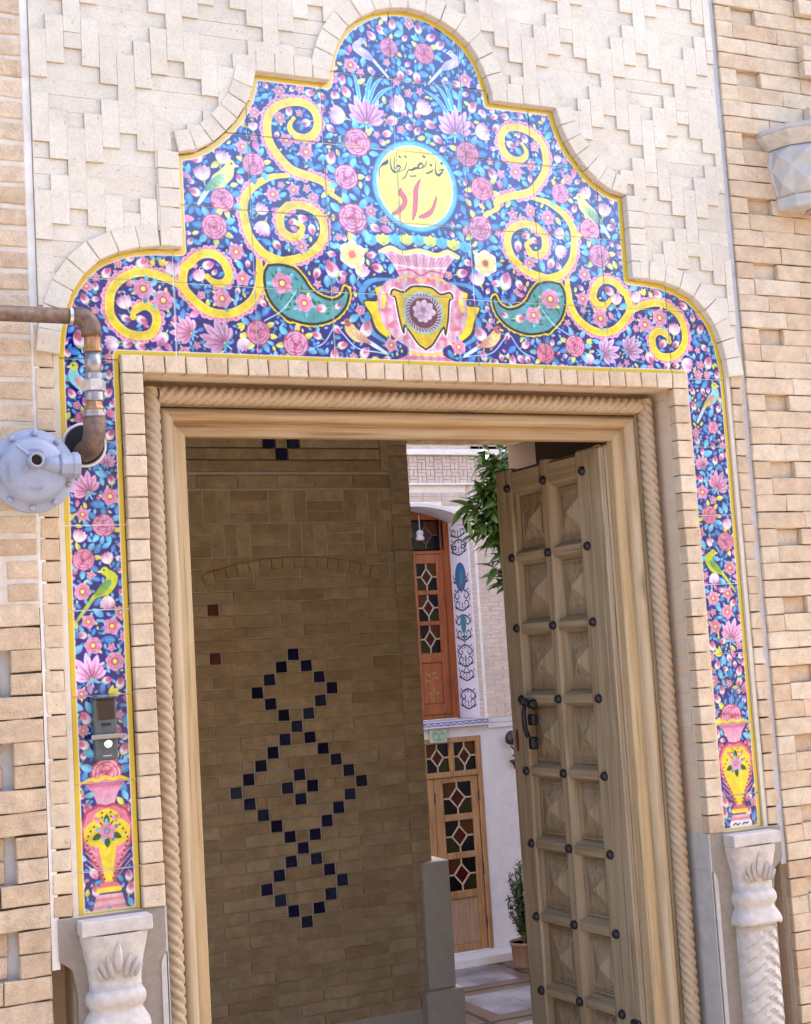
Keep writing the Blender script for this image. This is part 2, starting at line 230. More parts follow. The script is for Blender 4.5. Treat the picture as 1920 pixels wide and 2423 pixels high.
ART_STRIP=[('B',-0.9448,2.2716,0.0138,130),('B',-0.8527,2.2777,0.0133,60),('B',-0.8529,2.3208,0.0121,80),('B',-0.8548,2.1762,0.014,60),('B',-0.8573,2.0657,0.0139,80),('B',-0.9497,2.1886,0.0099,90),('B',-0.9239,2.2741,0.0077,200),('L',-0.865,2.114,0.0232,70),('L',-0.9245,2.0544,0.0333,110),('R',-0.9186,2.2122,0.0207,-1),('R',-0.8788,1.9563,0.031,-1),('F',-0.8608,2.0243,0.0215,-1),('R',-0.9278,1.8769,0.0313,-1),('P',-0.9364,1.9304,0.0178,70),('P',-0.8734,1.8794,0.0156,110),('P',-0.8776,1.7725,0.0179,280),('F',-0.9364,1.8017,0.0196,-1),('F',-0.9219,1.728,0.0177,-1),('F',-0.8682,1.7159,0.0217,-1),('F',-0.9144,1.6739,0.0223,-1),('F',-0.8656,1.6347,0.0224,-1),('B',-0.9421,1.7002,0.0138,160),('B',-0.8848,1.5917,0.0138,0),('B',-0.8521,1.5839,0.0139,80),('B',-0.9561,1.7621,0.008,80),('B',-0.8462,1.8493,0.0082,130),('L',-0.926,1.6209,0.0353,110),('N',-0.8685,1.5638,0.0164,50),('B',-0.9396,1.5075,0.0158,120),('B',-0.851,1.4323,0.0148,60),('B',-0.9452,1.423,0.0109,90),('B',-0.9425,1.2999,0.015,120),('B',-0.8517,1.2933,0.0152,60),('B',-0.9313,1.148,0.0139,300),('B',-0.8505,1.1433,0.0142,80),('B',-0.9302,1.1145,0.0149,100),('B',-0.8468,1.1116,0.0151,80),('R',-0.8968,1.3753,0.0367,-1)]
SCROLL={'s1':[(-0.3411,3.0135),(-0.3524,2.9953),(-0.3493,2.9776),(-0.3325,2.9654),(-0.3078,2.9639),(-0.2841,2.9804),(-0.2743,3.0056),(-0.2788,3.0354),(-0.3005,3.0552),(-0.3334,3.0595),(-0.3709,3.0492),(-0.3984,3.0302),(-0.4119,3.0048),(-0.4156,2.9727),(-0.4112,2.9434),(-0.3964,2.9172),(-0.3773,2.8953),(-0.3579,2.8772),(-0.3339,2.8675),(-0.3035,2.8603),(-0.2729,2.8511),(-0.2467,2.8354),(-0.2476,2.8199),(-0.2212,2.8034)],'s2':[(-0.3357,2.8625),(-0.3645,2.8579),(-0.4054,2.8512),(-0.4363,2.8376),(-0.4654,2.8155),(-0.4847,2.7885),(-0.4912,2.7569),(-0.4871,2.7223),(-0.478,2.6881),(-0.4596,2.6622),(-0.4367,2.6424),(-0.3974,2.6294),(-0.3811,2.631),(-0.3427,2.6408),(-0.3092,2.6595),(-0.2826,2.6871),(-0.2728,2.7212),(-0.2789,2.7504),(-0.2971,2.7693),(-0.3253,2.78),(-0.3539,2.7796),(-0.3734,2.7715),(-0.3691,2.7765),(-0.3906,2.7531),(-0.394,2.7274),(-0.3871,2.7063),(-0.3655,2.6942),(-0.345,2.6976),(-0.339,2.7071),(-0.3324,2.7223),(-0.3452,2.7314)],'s3':[(-0.4648,2.6754),(-0.4584,2.6468),(-0.4559,2.618),(-0.4575,2.5889),(-0.461,2.5591),(-0.4766,2.5256),(-0.5034,2.5013),(-0.5334,2.4864),(-0.5627,2.4822),(-0.5969,2.4891),(-0.6228,2.5066),(-0.6445,2.5281),(-0.6569,2.5463),(-0.6576,2.5726),(-0.6508,2.5975),(-0.639,2.6064),(-0.619,2.6267),(-0.5937,2.6359),(-0.5688,2.6318),(-0.5484,2.614),(-0.538,2.5879),(-0.5384,2.5796),(-0.5509,2.5636),(-0.5704,2.5606),(-0.5873,2.5691),(-0.5946,2.5763)],'s4':[(-0.648,2.5193),(-0.6622,2.5448),(-0.6835,2.5589),(-0.7136,2.5703),(-0.7522,2.5778),(-0.7846,2.5726),(-0.8173,2.5534),(-0.8375,2.5265),(-0.8439,2.4961),(-0.842,2.4663),(-0.8261,2.4414),(-0.8015,2.4232),(-0.7697,2.418),(-0.7437,2.4256),(-0.7297,2.4499),(-0.7307,2.4759),(-0.7473,2.4924),(-0.7666,2.4914),(-0.7843,2.4776),(-0.787,2.4646)]}
PAISLEY=[(-0.4322,2.6149),(-0.4422,2.5969),(-0.4446,2.5697),(-0.4401,2.5429),(-0.4276,2.5166),(-0.4068,2.4944),(-0.3798,2.4744),(-0.3895,2.4801),(-0.3524,2.47),(-0.3146,2.4672),(-0.2758,2.4762),(-0.2478,2.4921),(-0.2249,2.5171),(-0.2145,2.5435),(-0.2144,2.5601),(-0.2217,2.569),(-0.2262,2.5595),(-0.2348,2.5461),(-0.2568,2.5348),(-0.2798,2.5373),(-0.3042,2.5479),(-0.3224,2.5634),(-0.3346,2.5828),(-0.3488,2.6002),(-0.3633,2.6121),(-0.382,2.6155),(-0.378,2.6164),(-0.402,2.6188)]
PAISFL=[(-0.3966,2.5705,0.0298),(-0.3391,2.5215,0.0252)]
BIRDS={'a':([(-0.1342,3.2514),(-0.1504,3.2322),(-0.1242,3.2147),(-0.103,3.2016),(-0.059,3.1544)],'w'),'b':([(-0.5199,2.872),(-0.5308,2.8486),(-0.5534,2.8272),(-0.5796,2.8075),(-0.6087,2.7628)],'g'),'c':([(-0.2216,2.4759),(-0.2148,2.4587),(-0.1964,2.4411),(-0.1658,2.4276),(-0.1161,2.3989)],'o'),'d':([(-0.9348,2.3379),(-0.9357,2.3126),(-0.9193,2.2956),(-0.897,2.2786),(-0.8643,2.2286)],'p'),'e':([(-0.8805,1.8474),(-0.8636,1.8303),(-0.8783,1.8055),(-0.9081,1.7872),(-0.9495,1.7331)],'y')}
TEXT=[('k',[(0.0867,2.915),(0.0822,2.9066),(0.0721,2.8976),(0.0646,2.9035),(0.063,2.9136)],[0.00121,0.00392,0.00603,0.00452,0.00181]),('k',[(0.0629,2.9121),(0.0646,2.9254),(0.067,2.9373)],[0.00151,0.00151,0.00121]),('k',[(0.0875,2.9147),(0.0795,2.9136),(0.0745,2.9103)],[0.00392,0.00271,0.00151]),('k',[(0.0824,2.9329),(0.0841,2.9298)],[0.00513,0.00513]),('k',[(0.055,2.9114),(0.0506,2.9051),(0.046,2.9062),(0.0425,2.9015),(0.0331,2.8999)],[0.00151,0.00392,0.00211,0.00452,0.00181]),('k',[(0.0492,2.9257),(0.0516,2.923)],[0.00483,0.00483]),('k',[(0.0378,2.9345),(0.0347,2.924),(0.0263,2.9145),(0.0152,2.912)],[0.00181,0.00211,0.00151,0.00151]),('k',[(0.0152,2.912),(0.0109,2.9174),(0.0209,2.9264),(0.0267,2.9204)],[0.00151,0.00392,0.00452,0.00211]),('k',[(0.0268,2.9218),(0.0231,2.9142),(0.0136,2.9112)],[0.00211,0.00181,0.00181]),('k',[(0.0152,2.912),(0.0027,2.9109),(-0.0085,2.9048),(-0.0178,2.9047),(-0.0229,2.897)],[0.00332,0.00543,0.00513,0.00241,0.00151]),('k',[(-0.0212,2.9),(-0.0292,2.8834),(-0.0397,2.877)],[0.00211,0.00271,0.00121]),('k',[(0.0293,2.9468),(0.0323,2.9449)],[0.00483,0.00483]),('k',[(-0.012,2.8879),(-0.009,2.8867)],[0.00392,0.00392]),('k',[(-0.0027,2.8884),(0.0005,2.889)],[0.00392,0.00392]),('k',[(-0.0234,2.9244),(-0.0258,2.9126),(-0.0349,2.9016),(-0.0491,2.8967)],[0.00181,0.00211,0.00181,0.00151]),('k',[(-0.0546,2.9056),(-0.048,2.9134),(-0.0421,2.9096),(-0.0474,2.8991)],[0.00211,0.00513,0.00332,0.00181]),('k',[(-0.0564,2.9371),(-0.0584,2.9182),(-0.059,2.8965)],[0.00151,0.00181,0.00181]),('k',[(-0.049,2.8975),(-0.0599,2.895),(-0.0677,2.9044),(-0.0691,2.9172)],[0.00211,0.00452,0.00392,0.00181]),('k',[(-0.0692,2.9157),(-0.0684,2.933)],[0.00181,0.00151]),('k',[(-0.0432,2.9395),(-0.0409,2.9371)],[0.00422,0.00422]),('k',[(-0.0258,2.9415),(-0.0235,2.9391)],[0.00422,0.00422]),('k',[(-0.0769,2.9265),(-0.0811,2.9203),(-0.0891,2.9153),(-0.0986,2.9087)],[0.00302,0.00845,0.00754,0.00241]),('k',[(-0.097,2.9102),(-0.1029,2.9011),(-0.1051,2.8895),(-0.1052,2.8773)],[0.00241,0.00211,0.00181,0.00151]),('r',[(-0.0445,2.8497),(-0.0453,2.8389),(-0.0369,2.8267),(-0.0346,2.8154),(-0.0417,2.8005),(-0.0564,2.7864),(-0.0706,2.7789)],[0.00302,0.01206,0.01433,0.01206,0.01056,0.00905,0.00603]),('r',[(0.0142,2.8794),(0.0058,2.8649),(0.0004,2.85),(-0.002,2.8296),(-0.0056,2.8005),(-0.0091,2.783),(-0.0147,2.7675)],[0.00181,0.00754,0.01206,0.01267,0.01146,0.00905,0.00241]),('r',[(0.0606,2.8348),(0.0556,2.8199),(0.0482,2.8034),(0.0379,2.7896),(0.0249,2.7814),(0.0138,2.7776),(0.0067,2.7756)],[0.00211,0.00543,0.00664,0.01146,0.01206,0.00905,0.00452])]
# ---------------------------------------------------------------- hand painted tile artwork (numpy canvas)
import numpy as np, math
AS=720.0; AX0,AX1,AZ0,AZ1=-1.0,1.0,1.03,3.38
AW=int((AX1-AX0)*AS); AH=int((AZ1-AZ0)*AS)
rng=np.random.RandomState(7)
HX=0.826; PB=2.367; SB=1.053   # strip inner edge, panel bottom, strip bottom
OUTL=[(-.972,1.053),(-.972,2.359),(-.966,2.416),(-.948,2.492),(-.918,2.546),(-.876,2.59),(-.829,2.615),(-.782,2.63),(-.728,2.637),(-.661,2.640),(-.661,2.882),(-.613,2.894),(-.569,2.92),(-.53,2.955),(-.489,3.003),(-.461,3.06),(-.446,3.119),(-.242,3.119),(-.235,3.165),(-.218,3.219),(-.184,3.273),(-.133,3.314),(-.076,3.342),(0,3.352)]
OUTL=OUTL+[(-x,z) for x,z in OUTL[-2::-1]]
OUTLINE=OUTL+[(HX,SB),(HX,PB),(-HX,PB),(-HX,SB)]
class Canvas:
    def __init__(s,w,h,x0,z1,sc,bg):
        s.w,s.h,s.x0,s.z1,s.sc=w,h,x0,z1,sc
        s.c=np.empty((h,w,3),np.float32);s.c[:]=bg
        s.o=np.zeros((h,w),bool)
    def box(s,xa,za,xb,zb,pad=2):
        i0=max(0,int((xa-s.x0)*s.sc)-pad);i1=min(s.w,int((xb-s.x0)*s.sc)+pad+1)
        j0=max(0,int((s.z1-zb)*s.sc)-pad);j1=min(s.h,int((s.z1-za)*s.sc)+pad+1)
        if i1<=i0 or j1<=j0: return None
        X,Z=np.meshgrid(s.x0+(np.arange(i0,i1)+.5)/s.sc,s.z1-(np.arange(j0,j1)+.5)/s.sc)
        return (slice(j0,j1),slice(i0,i1)),X,Z
    def mix(s,sl,m,col,occ=True):
        m=np.clip(m,0,1)[...,None];s.c[sl]=s.c[sl]*(1-m)+np.asarray(col,np.float32)*m
        if occ: s.o[sl]|=m[...,0]>.4
    def poly(s,pts,col,a=1.,occ=True,fn=None):
        P=np.array(pts,float);b=s.box(P[:,0].min(),P[:,1].min(),P[:,0].max(),P[:,1].max())
        if b is None: return
        sl,X,Z=b;m=np.zeros(X.shape)
        for dx,dz in ((-.25,-.25),(.25,-.25),(-.25,.25),(.25,.25)):
            x=X+dx/s.sc;z=Z+dz/s.sc;ins=np.zeros(X.shape,bool)
            for i in range(len(P)):
                x0,z0=P[i-1];x1,z1=P[i]
                if z0==z1: continue
                ins^=((z0>z)!=(z1>z))&(x<(x1-x0)*(z-z0)/(z1-z0)+x0)
            m+=ins/4
        s.mix(sl,m*a,col if fn is None else fn(X,Z),occ)
    def stroke(s,pts,w,col,occ=True,a=1.,sub=6):
        P=smooth(pts,sub);n=len(P)
        if np.isscalar(w): ws=np.full(n,w/2)
        else: ws=np.interp(np.linspace(0,1,n),np.linspace(0,1,len(w)),w)/2
        mw=ws.max();b=s.box(P[:,0].min()-mw,P[:,1].min()-mw,P[:,0].max()+mw,P[:,1].max()+mw)
        if b is None: return
        SL,X,Z=b;m=np.zeros(X.shape);ox,oz=X[0,0],Z[0,0]
        for i in range(n-1):
            (x0,z0),(x1,z1)=P[i],P[i+1];r=max(ws[i],ws[i+1])+1.5/s.sc
            a0=max(0,int((min(x0,x1)-r-ox)*s.sc));a1=int((max(x0,x1)+r-ox)*s.sc)+2
            b0=max(0,int((oz-max(z0,z1)-r)*s.sc));b1=int((oz-min(z0,z1)+r)*s.sc)+2
            x=X[b0:b1,a0:a1];z=Z[b0:b1,a0:a1]
            if x.size==0: continue
            dx,dz=x1-x0,z1-z0;L=dx*dx+dz*dz+1e-12
            t=np.clip(((x-x0)*dx+(z-z0)*dz)/L,0,1)
            d=np.hypot(x-x0-t*dx,z-z0-t*dz)
            m[b0:b1,a0:a1]=np.maximum(m[b0:b1,a0:a1],np.clip((ws[i]+(ws[i+1]-ws[i])*t-d)*s.sc+.5,0,1))
        s.mix(SL,m*a,col,occ)
    def disc(s,x,z,r,c0,c1=None,pw=1.,scal=0,amp=0,ph=0,a=1.,occ=True,asp=1.,soft=1.):
        R=r*(1+amp)*max(1,asp);b=s.box(x-R,z-R,x+R,z+R)
        if b is None: return
        sl,X,Z=b;dx=X-x;dz=(Z-z)/asp;d=np.hypot(dx,dz);rr=r
        if scal: rr=r*(1+amp*np.cos(scal*(np.arctan2(dz,dx)+ph)))
        m=np.clip((rr-d)*s.sc/soft+.5,0,1)
        if c1 is None: col=c0
        else:
            t=np.clip(d/rr,0,1)[...,None]**pw;col=np.asarray(c0)*(1-t)+np.asarray(c1)*t
        s.mix(sl,m*a,col,occ)
    def petal(s,x,z,ang,L,Wd,cb,ct,pw=1.,shape=.8,a=1.,occ=True,vein=None):
        # teardrop from (x,z) along ang ; cb base colour, ct tip colour
        ca,sa=math.cos(ang),math.sin(ang);R=max(L,Wd)
        cx,cz=x+ca*L/2,z+sa*L/2;R=max(L/2,Wd)*1.15
        b=s.box(cx-R,cz-R,cx+R,cz+R)
        if b is None: return
        sl,X,Z=b;u=((X-x)*ca+(Z-z)*sa)/L;v=(-(X-x)*sa+(Z-z)*ca)
        uc=np.clip(u,0,1);hw=Wd/2*np.sin(np.pi*uc**shape)**.75
        m=np.clip((hw-np.abs(v))*s.sc+.5,0,1)*((u>0)&(u<1))
        t=uc[...,None]**pw;col=np.asarray(cb)*(1-t)+np.asarray(ct)*t
        sh=np.clip(v/(Wd/2+1e-9),-1,1)[...,None];col=np.clip(col*(1+.07*sh),0,1)
        s.mix(sl,m*a,col,occ)
        if vein is not None: s.stroke([(x+ca*L*.15,z+sa*L*.15),(x+ca*L*.75,z+sa*L*.75)],Wd*.07,vein,a=.6,occ=False,sub=1)
def smooth(pts,sub=6):
    P=np.array(pts,float);n=len(P)
    if n<3 or sub<2: return P
    Q=np.vstack([2*P[0]-P[1],P,2*P[-1]-P[-2]]);out=[]
    for i in range(1,n):
        p0,p1,p2,p3=Q[i-1],Q[i],Q[i+1],Q[i+2]
        for k in range(sub):
            t=k/sub;out.append(.5*((2*p1)+(p2-p0)*t+(2*p0-5*p1+4*p2-p3)*t*t+(3*p1-p0-3*p2+p3)*t**3))
    out.append(P[-1]);return np.array(out)
BLUE=(.09,.075,.50);BLUE_D=(.08,.05,.34)
PINK=(.80,.38,.54);PINKL=(.91,.72,.82);PINKD=(.62,.24,.40);WH=(.97,.93,.95)
LIL=(.70,.44,.62);LILL=(.93,.76,.87);YEL=(.94,.85,.20);YELL=(.97,.93,.55);CY=(.30,.66,.84);CYL=(.60,.86,.93);YG=(.80,.84,.30)
STEM=(.76,.90,.95);BLACK=(.07,.06,.09);TEAL=(.34,.66,.68);GRN=(.12,.42,.28)
def jit(c,k=.04): return tuple(np.clip(np.array(c)+rng.uniform(-k,k,3),0,1))
def leaf(C,x,z,ang,L,kind=None):
    q=rng.rand() if kind is None else kind
    if q<.8: C.petal(x,z,ang,L,L*.55,jit(CY),jit(CYL if rng.rand()<.5 else (.22,.52,.78)),shape=.8+rng.rand()*.4,vein=(.75,.92,.96) if L>.016 else None)
    elif q<.93: C.petal(x,z,ang,L*.85,L*.48,jit(YG),jit((.93,.93,.62)),shape=.9)
    else: C.petal(x,z,ang,L,L*.6,jit(PINK),jit(PINKL))
def bud(C,x,z,r,ang):
    a=math.radians(ang if ang>=0 else rng.rand()*360);ca,sa=math.cos(a),math.sin(a);bx,bz=x-ca*r,z-sa*r
    C.stroke([(bx-ca*r*.7,bz-sa*r*.7),(bx,bz),(bx+ca*r*.4,bz+sa*r*.4)],r*.18,STEM,sub=1)
    C.petal(bx-ca*r*.1,bz-sa*r*.1,a+.42,r*1.25,r*.95,jit(PINKL),jit(PINKL),shape=1)
    C.petal(bx-ca*r*.1,bz-sa*r*.1,a-.42,r*1.35,r*.95,jit(WH,.02),jit(PINKL),shape=1)
    C.petal(bx,bz,a,r*1.95,r*1.45,jit(WH,.02),jit(PINK),pw=1.5,shape=.85)
    C.petal(bx+ca*r*.5,bz+sa*r*.5,a+.2,r*1.3,r*.75,jit(PINK),jit(PINKD),shape=1,a=.65)
    for s_ in(-1,1): C.petal(bx-ca*r*.2,bz-sa*r*.2,a+s_*1.0,r*.7,r*.3,YG,CYL)
def tulip(C,x,z,r,ang):
    a=math.radians(ang);ca,sa=math.cos(a),math.sin(a);bx,bz=x-ca*r,z-sa*r
    C.stroke([(bx-ca*r*.6,bz-sa*r*.6),(bx,bz)],r*.16,STEM,sub=1)
    for k,o in enumerate((.55,-.55,.28,-.28,0)):
        C.petal(bx,bz,a+o,r*(2.0-.2*abs(o)),r*.9,jit(WH,.02),jit(LILL if k%2 else LIL),pw=2.2,shape=.95)
        C.stroke([(bx+math.cos(a+o)*r*.3,bz+math.sin(a+o)*r*.3),(bx+math.cos(a+o)*r*1.6,bz+math.sin(a+o)*r*1.6)],r*.05,(.66,.40,.60),a=.6,occ=False,sub=1)
    C.disc(bx,bz,r*.2,YG)
def lily(C,x,z,r,ang):
    a=math.radians(ang);ca,sa=math.cos(a),math.sin(a);bx,bz=x-ca*r*.75,z-sa*r*.75
    C.stroke([(bx-ca*r*.5,bz-sa*r*.5),(bx,bz)],r*.1,STEM,sub=1)
    for o,l in ((1.25,1.1),(-1.25,1.1),(.85,1.45),(-.85,1.4),(.45,1.7),(-.45,1.65),(0,1.8)):
        ex=a+o;C.petal(bx,bz,ex,r*l,r*.52,jit(LIL),jit(LILL),pw=.7,shape=1.25)
        c1=(.55,.26,.42)
        C.stroke([(bx,bz),(bx+math.cos(ex)*r*l*.45,bz+math.sin(ex)*r*l*.45),(bx+math.cos(ex+.06)*r*l*.8,bz+math.sin(ex+.06)*r*l*.8)],[r*.10,r*.06,r*.01],c1,a=.75,occ=False,sub=4)
        C.stroke([(bx+math.cos(ex-.15)*r*l*.4,bz+math.sin(ex-.15)*r*l*.4),(bx+math.cos(ex-.12)*r*l*.85,bz+math.sin(ex-.12)*r*l*.85)],r*.06,WH,a=.6,occ=False,sub=2)
    C.disc(bx,bz,r*.13,YG)
    for o in (2.2,-2.2): C.petal(bx,bz,a+o,r*.6,r*.22,CY,CYL)
def flower(C,x,z,r,cen=YEL,pe=None,n=None,col=(PINK,PINKL)):
    n=n or rng.choice([5,6,6,7]);ph=rng.rand()*6.28
    for i in range(5):
        leaf(C,x+math.cos(ph+i*1.26)*r*.75,z+math.sin(ph+i*1.26)*r*.75,ph+i*1.26+rng.uniform(-.3,.3),r*.8,rng.choice([.1,.1,.1,.8]))
    for i in range(n):
        t=ph+i*6.2832/n;C.petal(x,z,t,r*1.08,r*1.02,col[0],jit(col[1],.03),pw=1.1,shape=1.35)
    C.disc(x,z,r*.62,col[0],col[1],pw=2.5,scal=n,amp=.1,a=.9)
    C.disc(x,z,r*.36,PINKD if cen is YEL else col[0],a=.8);C.disc(x,z,r*.27,cen,YELL if cen is YEL else cen);C.disc(x-r*.05,z+r*.06,r*.1,(1,.97,.7) if cen is YEL else cen)
def rose(C,x,z,r):
    ph=rng.rand()*6.28
    for i in range(7):
        t=ph+i*.9;leaf(C,x+math.cos(t)*r*.8,z+math.sin(t)*r*.8,t+rng.uniform(-.2,.2),r*.95,rng.choice([.1,.1,.8]))
    C.disc(x,z,r,(.80,.38,.52),(.74,.32,.46),scal=11,amp=.045,ph=ph)
    def crescent(cx,cz,rr,t,wd=.34,L=1.15):
        pts=[];
        for k in np.linspace(-L,L,7): pts.append((cx+math.cos(t+k)*rr,cz+math.sin(t+k)*rr))
        w=[.1,.7,1,1.05,1,.7,.1];w=[q*r*wd for q in w]
        C.stroke([(p[0]+r*.02,p[1]-r*.035) for p in pts],[q*1.2 for q in w],PINKD,a=.75,sub=3)
        C.stroke(pts,w,jit(PINKL,.03),a=.95,sub=3)
        C.stroke([(cx+(p[0]-cx)*.93,cz+(p[1]-cz)*.93) for p in pts],[q*.5 for q in w],jit((.88,.50,.62),.03),a=.7,sub=3)
    for rr,n,L,wd in ((.80,7,.50,.22),(.56,5,.62,.24),(.34,3,.85,.22)):
        for i in range(n):
            t=ph+i*6.2832/n+rng.uniform(-.2,.2);crescent(x,z,r*rr,t,wd,L)
    crescent(x,z,r*.13,ph,.16,1.5)
    C.disc(x-r*.03,z,r*.09,PINKD)
def bird(C,pts,kind,mx=1):
    P=[(p[0]*mx,p[1]) for p in pts];h,br,bo,be,tl=P
    col={'w':((.80,.78,.95),(.90,.85,.97),(.70,.66,.88)),'g':((.93,.88,.55),(.70,.84,.62),(.42,.62,.50)),'o':((.96,.84,.55),(.93,.90,.70),(.75,.45,.45)),'p':((.62,.86,.88),(.88,.60,.70),(.85,.90,.40)),'y':((.80,.84,.22),(.42,.66,.50),(.62,.76,.20))}[kind]
    L=math.hypot(h[0]-be[0],h[1]-be[1])
    C.stroke([be,((be[0]+tl[0])/2,(be[1]+tl[1])/2),tl],[L*.16,L*.15,L*.11],(.83,.93,.96) if kind!='y' else (.72,.82,.40),sub=2)
    C.stroke([h,br,bo,be],[L*.22,L*.42,L*.44,L*.14],col[0],sub=6)
    C.disc(h[0],h[1],L*.155,col[2] if kind in'po' else col[0])
    a=math.atan2(be[1]-br[1],be[0]-br[0]);C.petal(br[0]+(bo[0]-br[0])*.2,br[1]+(bo[1]-br[1])*.2,a,L*.85,L*.30,col[1],col[2],shape=.8)
    for k in(.3,.5,.7): C.stroke([(br[0]+(be[0]-br[0])*k-.1*L*math.sin(a),br[1]+(be[1]-br[1])*k+.1*L*math.cos(a)),(br[0]+(be[0]-br[0])*(k+.12)+.08*L*math.sin(a),br[1]+(be[1]-br[1])*(k+.12)-.08*L*math.cos(a))],L*.02,col[2],a=.8,occ=False,sub=1)
    # beak away from the tail, eye
    s_=1 if h[0]>tl[0] else -1
    if kind=='y': s_=-s_
    if kind in 'w' : s_=s_*-1
    C.petal(h[0]+s_*L*.1,h[1],math.atan2(-.25,s_),L*.18,L*.09,WH,(.95,.85,.6));C.disc(h[0]+s_*L*.03,h[1]+L*.03,L*.025,BLACK)
def scroll(C,pts,mx,w=.0205,frill=1):
    P=[(p[0]*mx,p[1]) for p in pts];Q=smooth(P,8);n=len(Q)
    T=np.gradient(Q,axis=0);T/=np.linalg.norm(T,axis=1)[:,None]+1e-9;N=np.stack([-T[:,1],T[:,0]],1)*mx
    # turning direction -> outer side
    if frill:
        acc=0.;k=0
        for i in range(2,n-2):
            acc+=np.hypot(*(Q[i]-Q[i-1]))
            if acc>.0105:
                acc=0;tu=np.cross(T[max(0,i-6)],T[min(n-1,i+6)])*mx;sd=-1 if tu>0 else 1
                if i<n*.12 or i>n*.93: continue
                c=Q[i]+N[i]*sd*w*.62;rr=.0088*(1+.25*math.sin(k*2.1));k+=1
                C.disc(c[0],c[1],rr,(.90,.55,.68),(.96,.78,.86),pw=1.5)
                e=Q[i]+N[i]*sd*(w*.62+rr*.7);C.stroke([(Q[i][0],Q[i][1]),(e[0],e[1])],.0012,(.78,.36,.50),a=.6,occ=False,sub=1)
    ws=[.35,.8,1,1,1,1,1,1,1,1,1,.9,.45];ws=np.array(ws)*w
    C.stroke(P,list(ws*1.16),(.70,.42,.30));C.stroke(P,list(ws*1.08),YELL);C.stroke(P,list(ws*.82),YEL)
    C.disc(P[-1][0],P[-1][1],w*.42,YEL);C.disc(P[0][0],P[0][1],w*.30,YEL)
def inside(x,z,poly):
    r=False
    for i in range(len(poly)):
        x0,z0=poly[i-1];x1,z1=poly[i]
        if (z0>z)!=(z1>z) and x<(x1-x0)*(z-z0)/(z1-z0)+x0: r=not r
    return r
def edge(C,pts,w,col,closed=True,a=1.):
    P=list(pts)+([pts[0]] if closed else [])
    for i in range(len(P)-1): C.stroke([P[i],P[i+1]],w,col,a=a,sub=1)
def big_vase(C):
    half=[(.0,2.683),(.05,2.676),(.085,2.684),(.112,2.672),(.100,2.662),(.082,2.640),(.066,2.612),(.070,2.604),(.105,2.592),(.128,2.56),(.132,2.52),(.120,2.475),(.088,2.438),(.055,2.418),(.048,2.404),(.062,2.392),(.092,2.380),(.100,2.372),(0,2.370)]
    # cyan and yellow wings
    for m in(-1,1):
        C.stroke([(m*.085,2.60),(m*.15,2.59),(m*.178,2.55),(m*.150,2.51),(m*.165,2.49),(m*.150,2.45),(m*.10,2.42)],[.006,.014,.02,.018,.018,.014,.006],CY)
        C.poly(smooth([(m*.10,2.585),(m*.14,2.57),(m*.135,2.54),(m*.172,2.535),(m*.155,2.50),(m*.14,2.46),(m*.10,2.43)],5),YEL)
        C.stroke([(m*.14,2.57),(m*.135,2.54),(m*.172,2.535),(m*.155,2.50),(m*.14,2.46),(m*.10,2.43)],.003,BLACK)
    half=[tuple(q) for q in smooth(half,4)];pts=half+[(-x,z) for x,z in half[::-1]]
    C.poly(pts,None,fn=lambda X,Z:np.stack([.90-.06*np.abs(np.sin(X*260)),.56+.22*np.abs(np.cos(X*130))+0*Z,.68+.12*np.abs(np.cos(X*130))],-1))
    C.stroke([(-.116,2.672),(-.085,2.685),(-.05,2.674),(0,2.683),(.05,2.674),(.085,2.685),(.116,2.672)],.012,YELL);C.stroke([(-.112,2.667),(-.085,2.678),(-.05,2.667),(0,2.676),(.05,2.667),(.085,2.678),(.112,2.667)],.003,WH)
    for k in range(-8,9): C.stroke([(k*.0115,2.666),(k*.0085,2.640)],.0016,(.80,.38,.52),occ=False,sub=1)
    C.stroke([(-.078,2.640),(0,2.634),(.078,2.640)],.003,WH);C.stroke([(-.07,2.622),(-.03,2.628),(0,2.614),(.03,2.628),(.07,2.622)],.004,(.82,.36,.5))
    C.stroke([(-.07,2.604),(-.03,2.61),(0,2.598),(.03,2.61),(.07,2.604)],.005,YEL)
    for m in(-1,1):
        for t in range(7):
            an=math.radians(100-t*28);cx,cz=m*math.cos(an)*.108,2.517+math.sin(an)*.078
            C.petal(cx-m*math.cos(an)*.02,cz-math.sin(an)*.02,math.atan2(math.sin(an),m*math.cos(an))+.5*m,.04,.022,PINKL,(.85,.42,.55))
        C.petal(m*.112,2.565,-1.57+m*.1,.05,.014,YELL,YEL)
    inner=[(0,2.585),(.03,2.582),(.055,2.566),(.084,2.572),(.092,2.556),(.080,2.548),(.073,2.50),(.062,2.455),(.058,2.475),(.04,2.452),(.02,2.425),(0,2.412)]
    inner=[tuple(q) for q in smooth(inner,4)];ip=inner+[(-x,z) for x,z in inner[-2:0:-1]]
    edge(C,ip,.012,WH);C.poly(ip,(.86,.76,.18));edge(C,ip,.0042,BLACK)
    for _ in range(260):
        x=rng.uniform(-.07,.07);z=rng.uniform(2.43,2.575)
        if inside(x,z,ip): C.disc(x,z,.0012,(.66,.55,.10),a=.7)
    C.disc(0,2.512,.058,(.55,.80,.82));C.disc(0,2.512,.052,(.42,.24,.32))
    for k in range(34):
        t=k*6.2832/34;C.stroke([(math.cos(t)*.043,2.512+math.sin(t)*.043),(math.cos(t+.12)*.051,2.512+math.sin(t+.12)*.051)],.0042,(.82,.74,.80),sub=1)
    for k in range(9):
        t=k*.7;C.petal(math.cos(t)*.004,2.514+math.sin(t)*.004,t,.034-.0012*k,.021,(.66,.55,.64),(.86,.80,.86),shape=1.2)
    for k in range(5): C.petal(0,2.52,k*1.3,.018,.014,(.56,.42,.52),(.88,.82,.88))
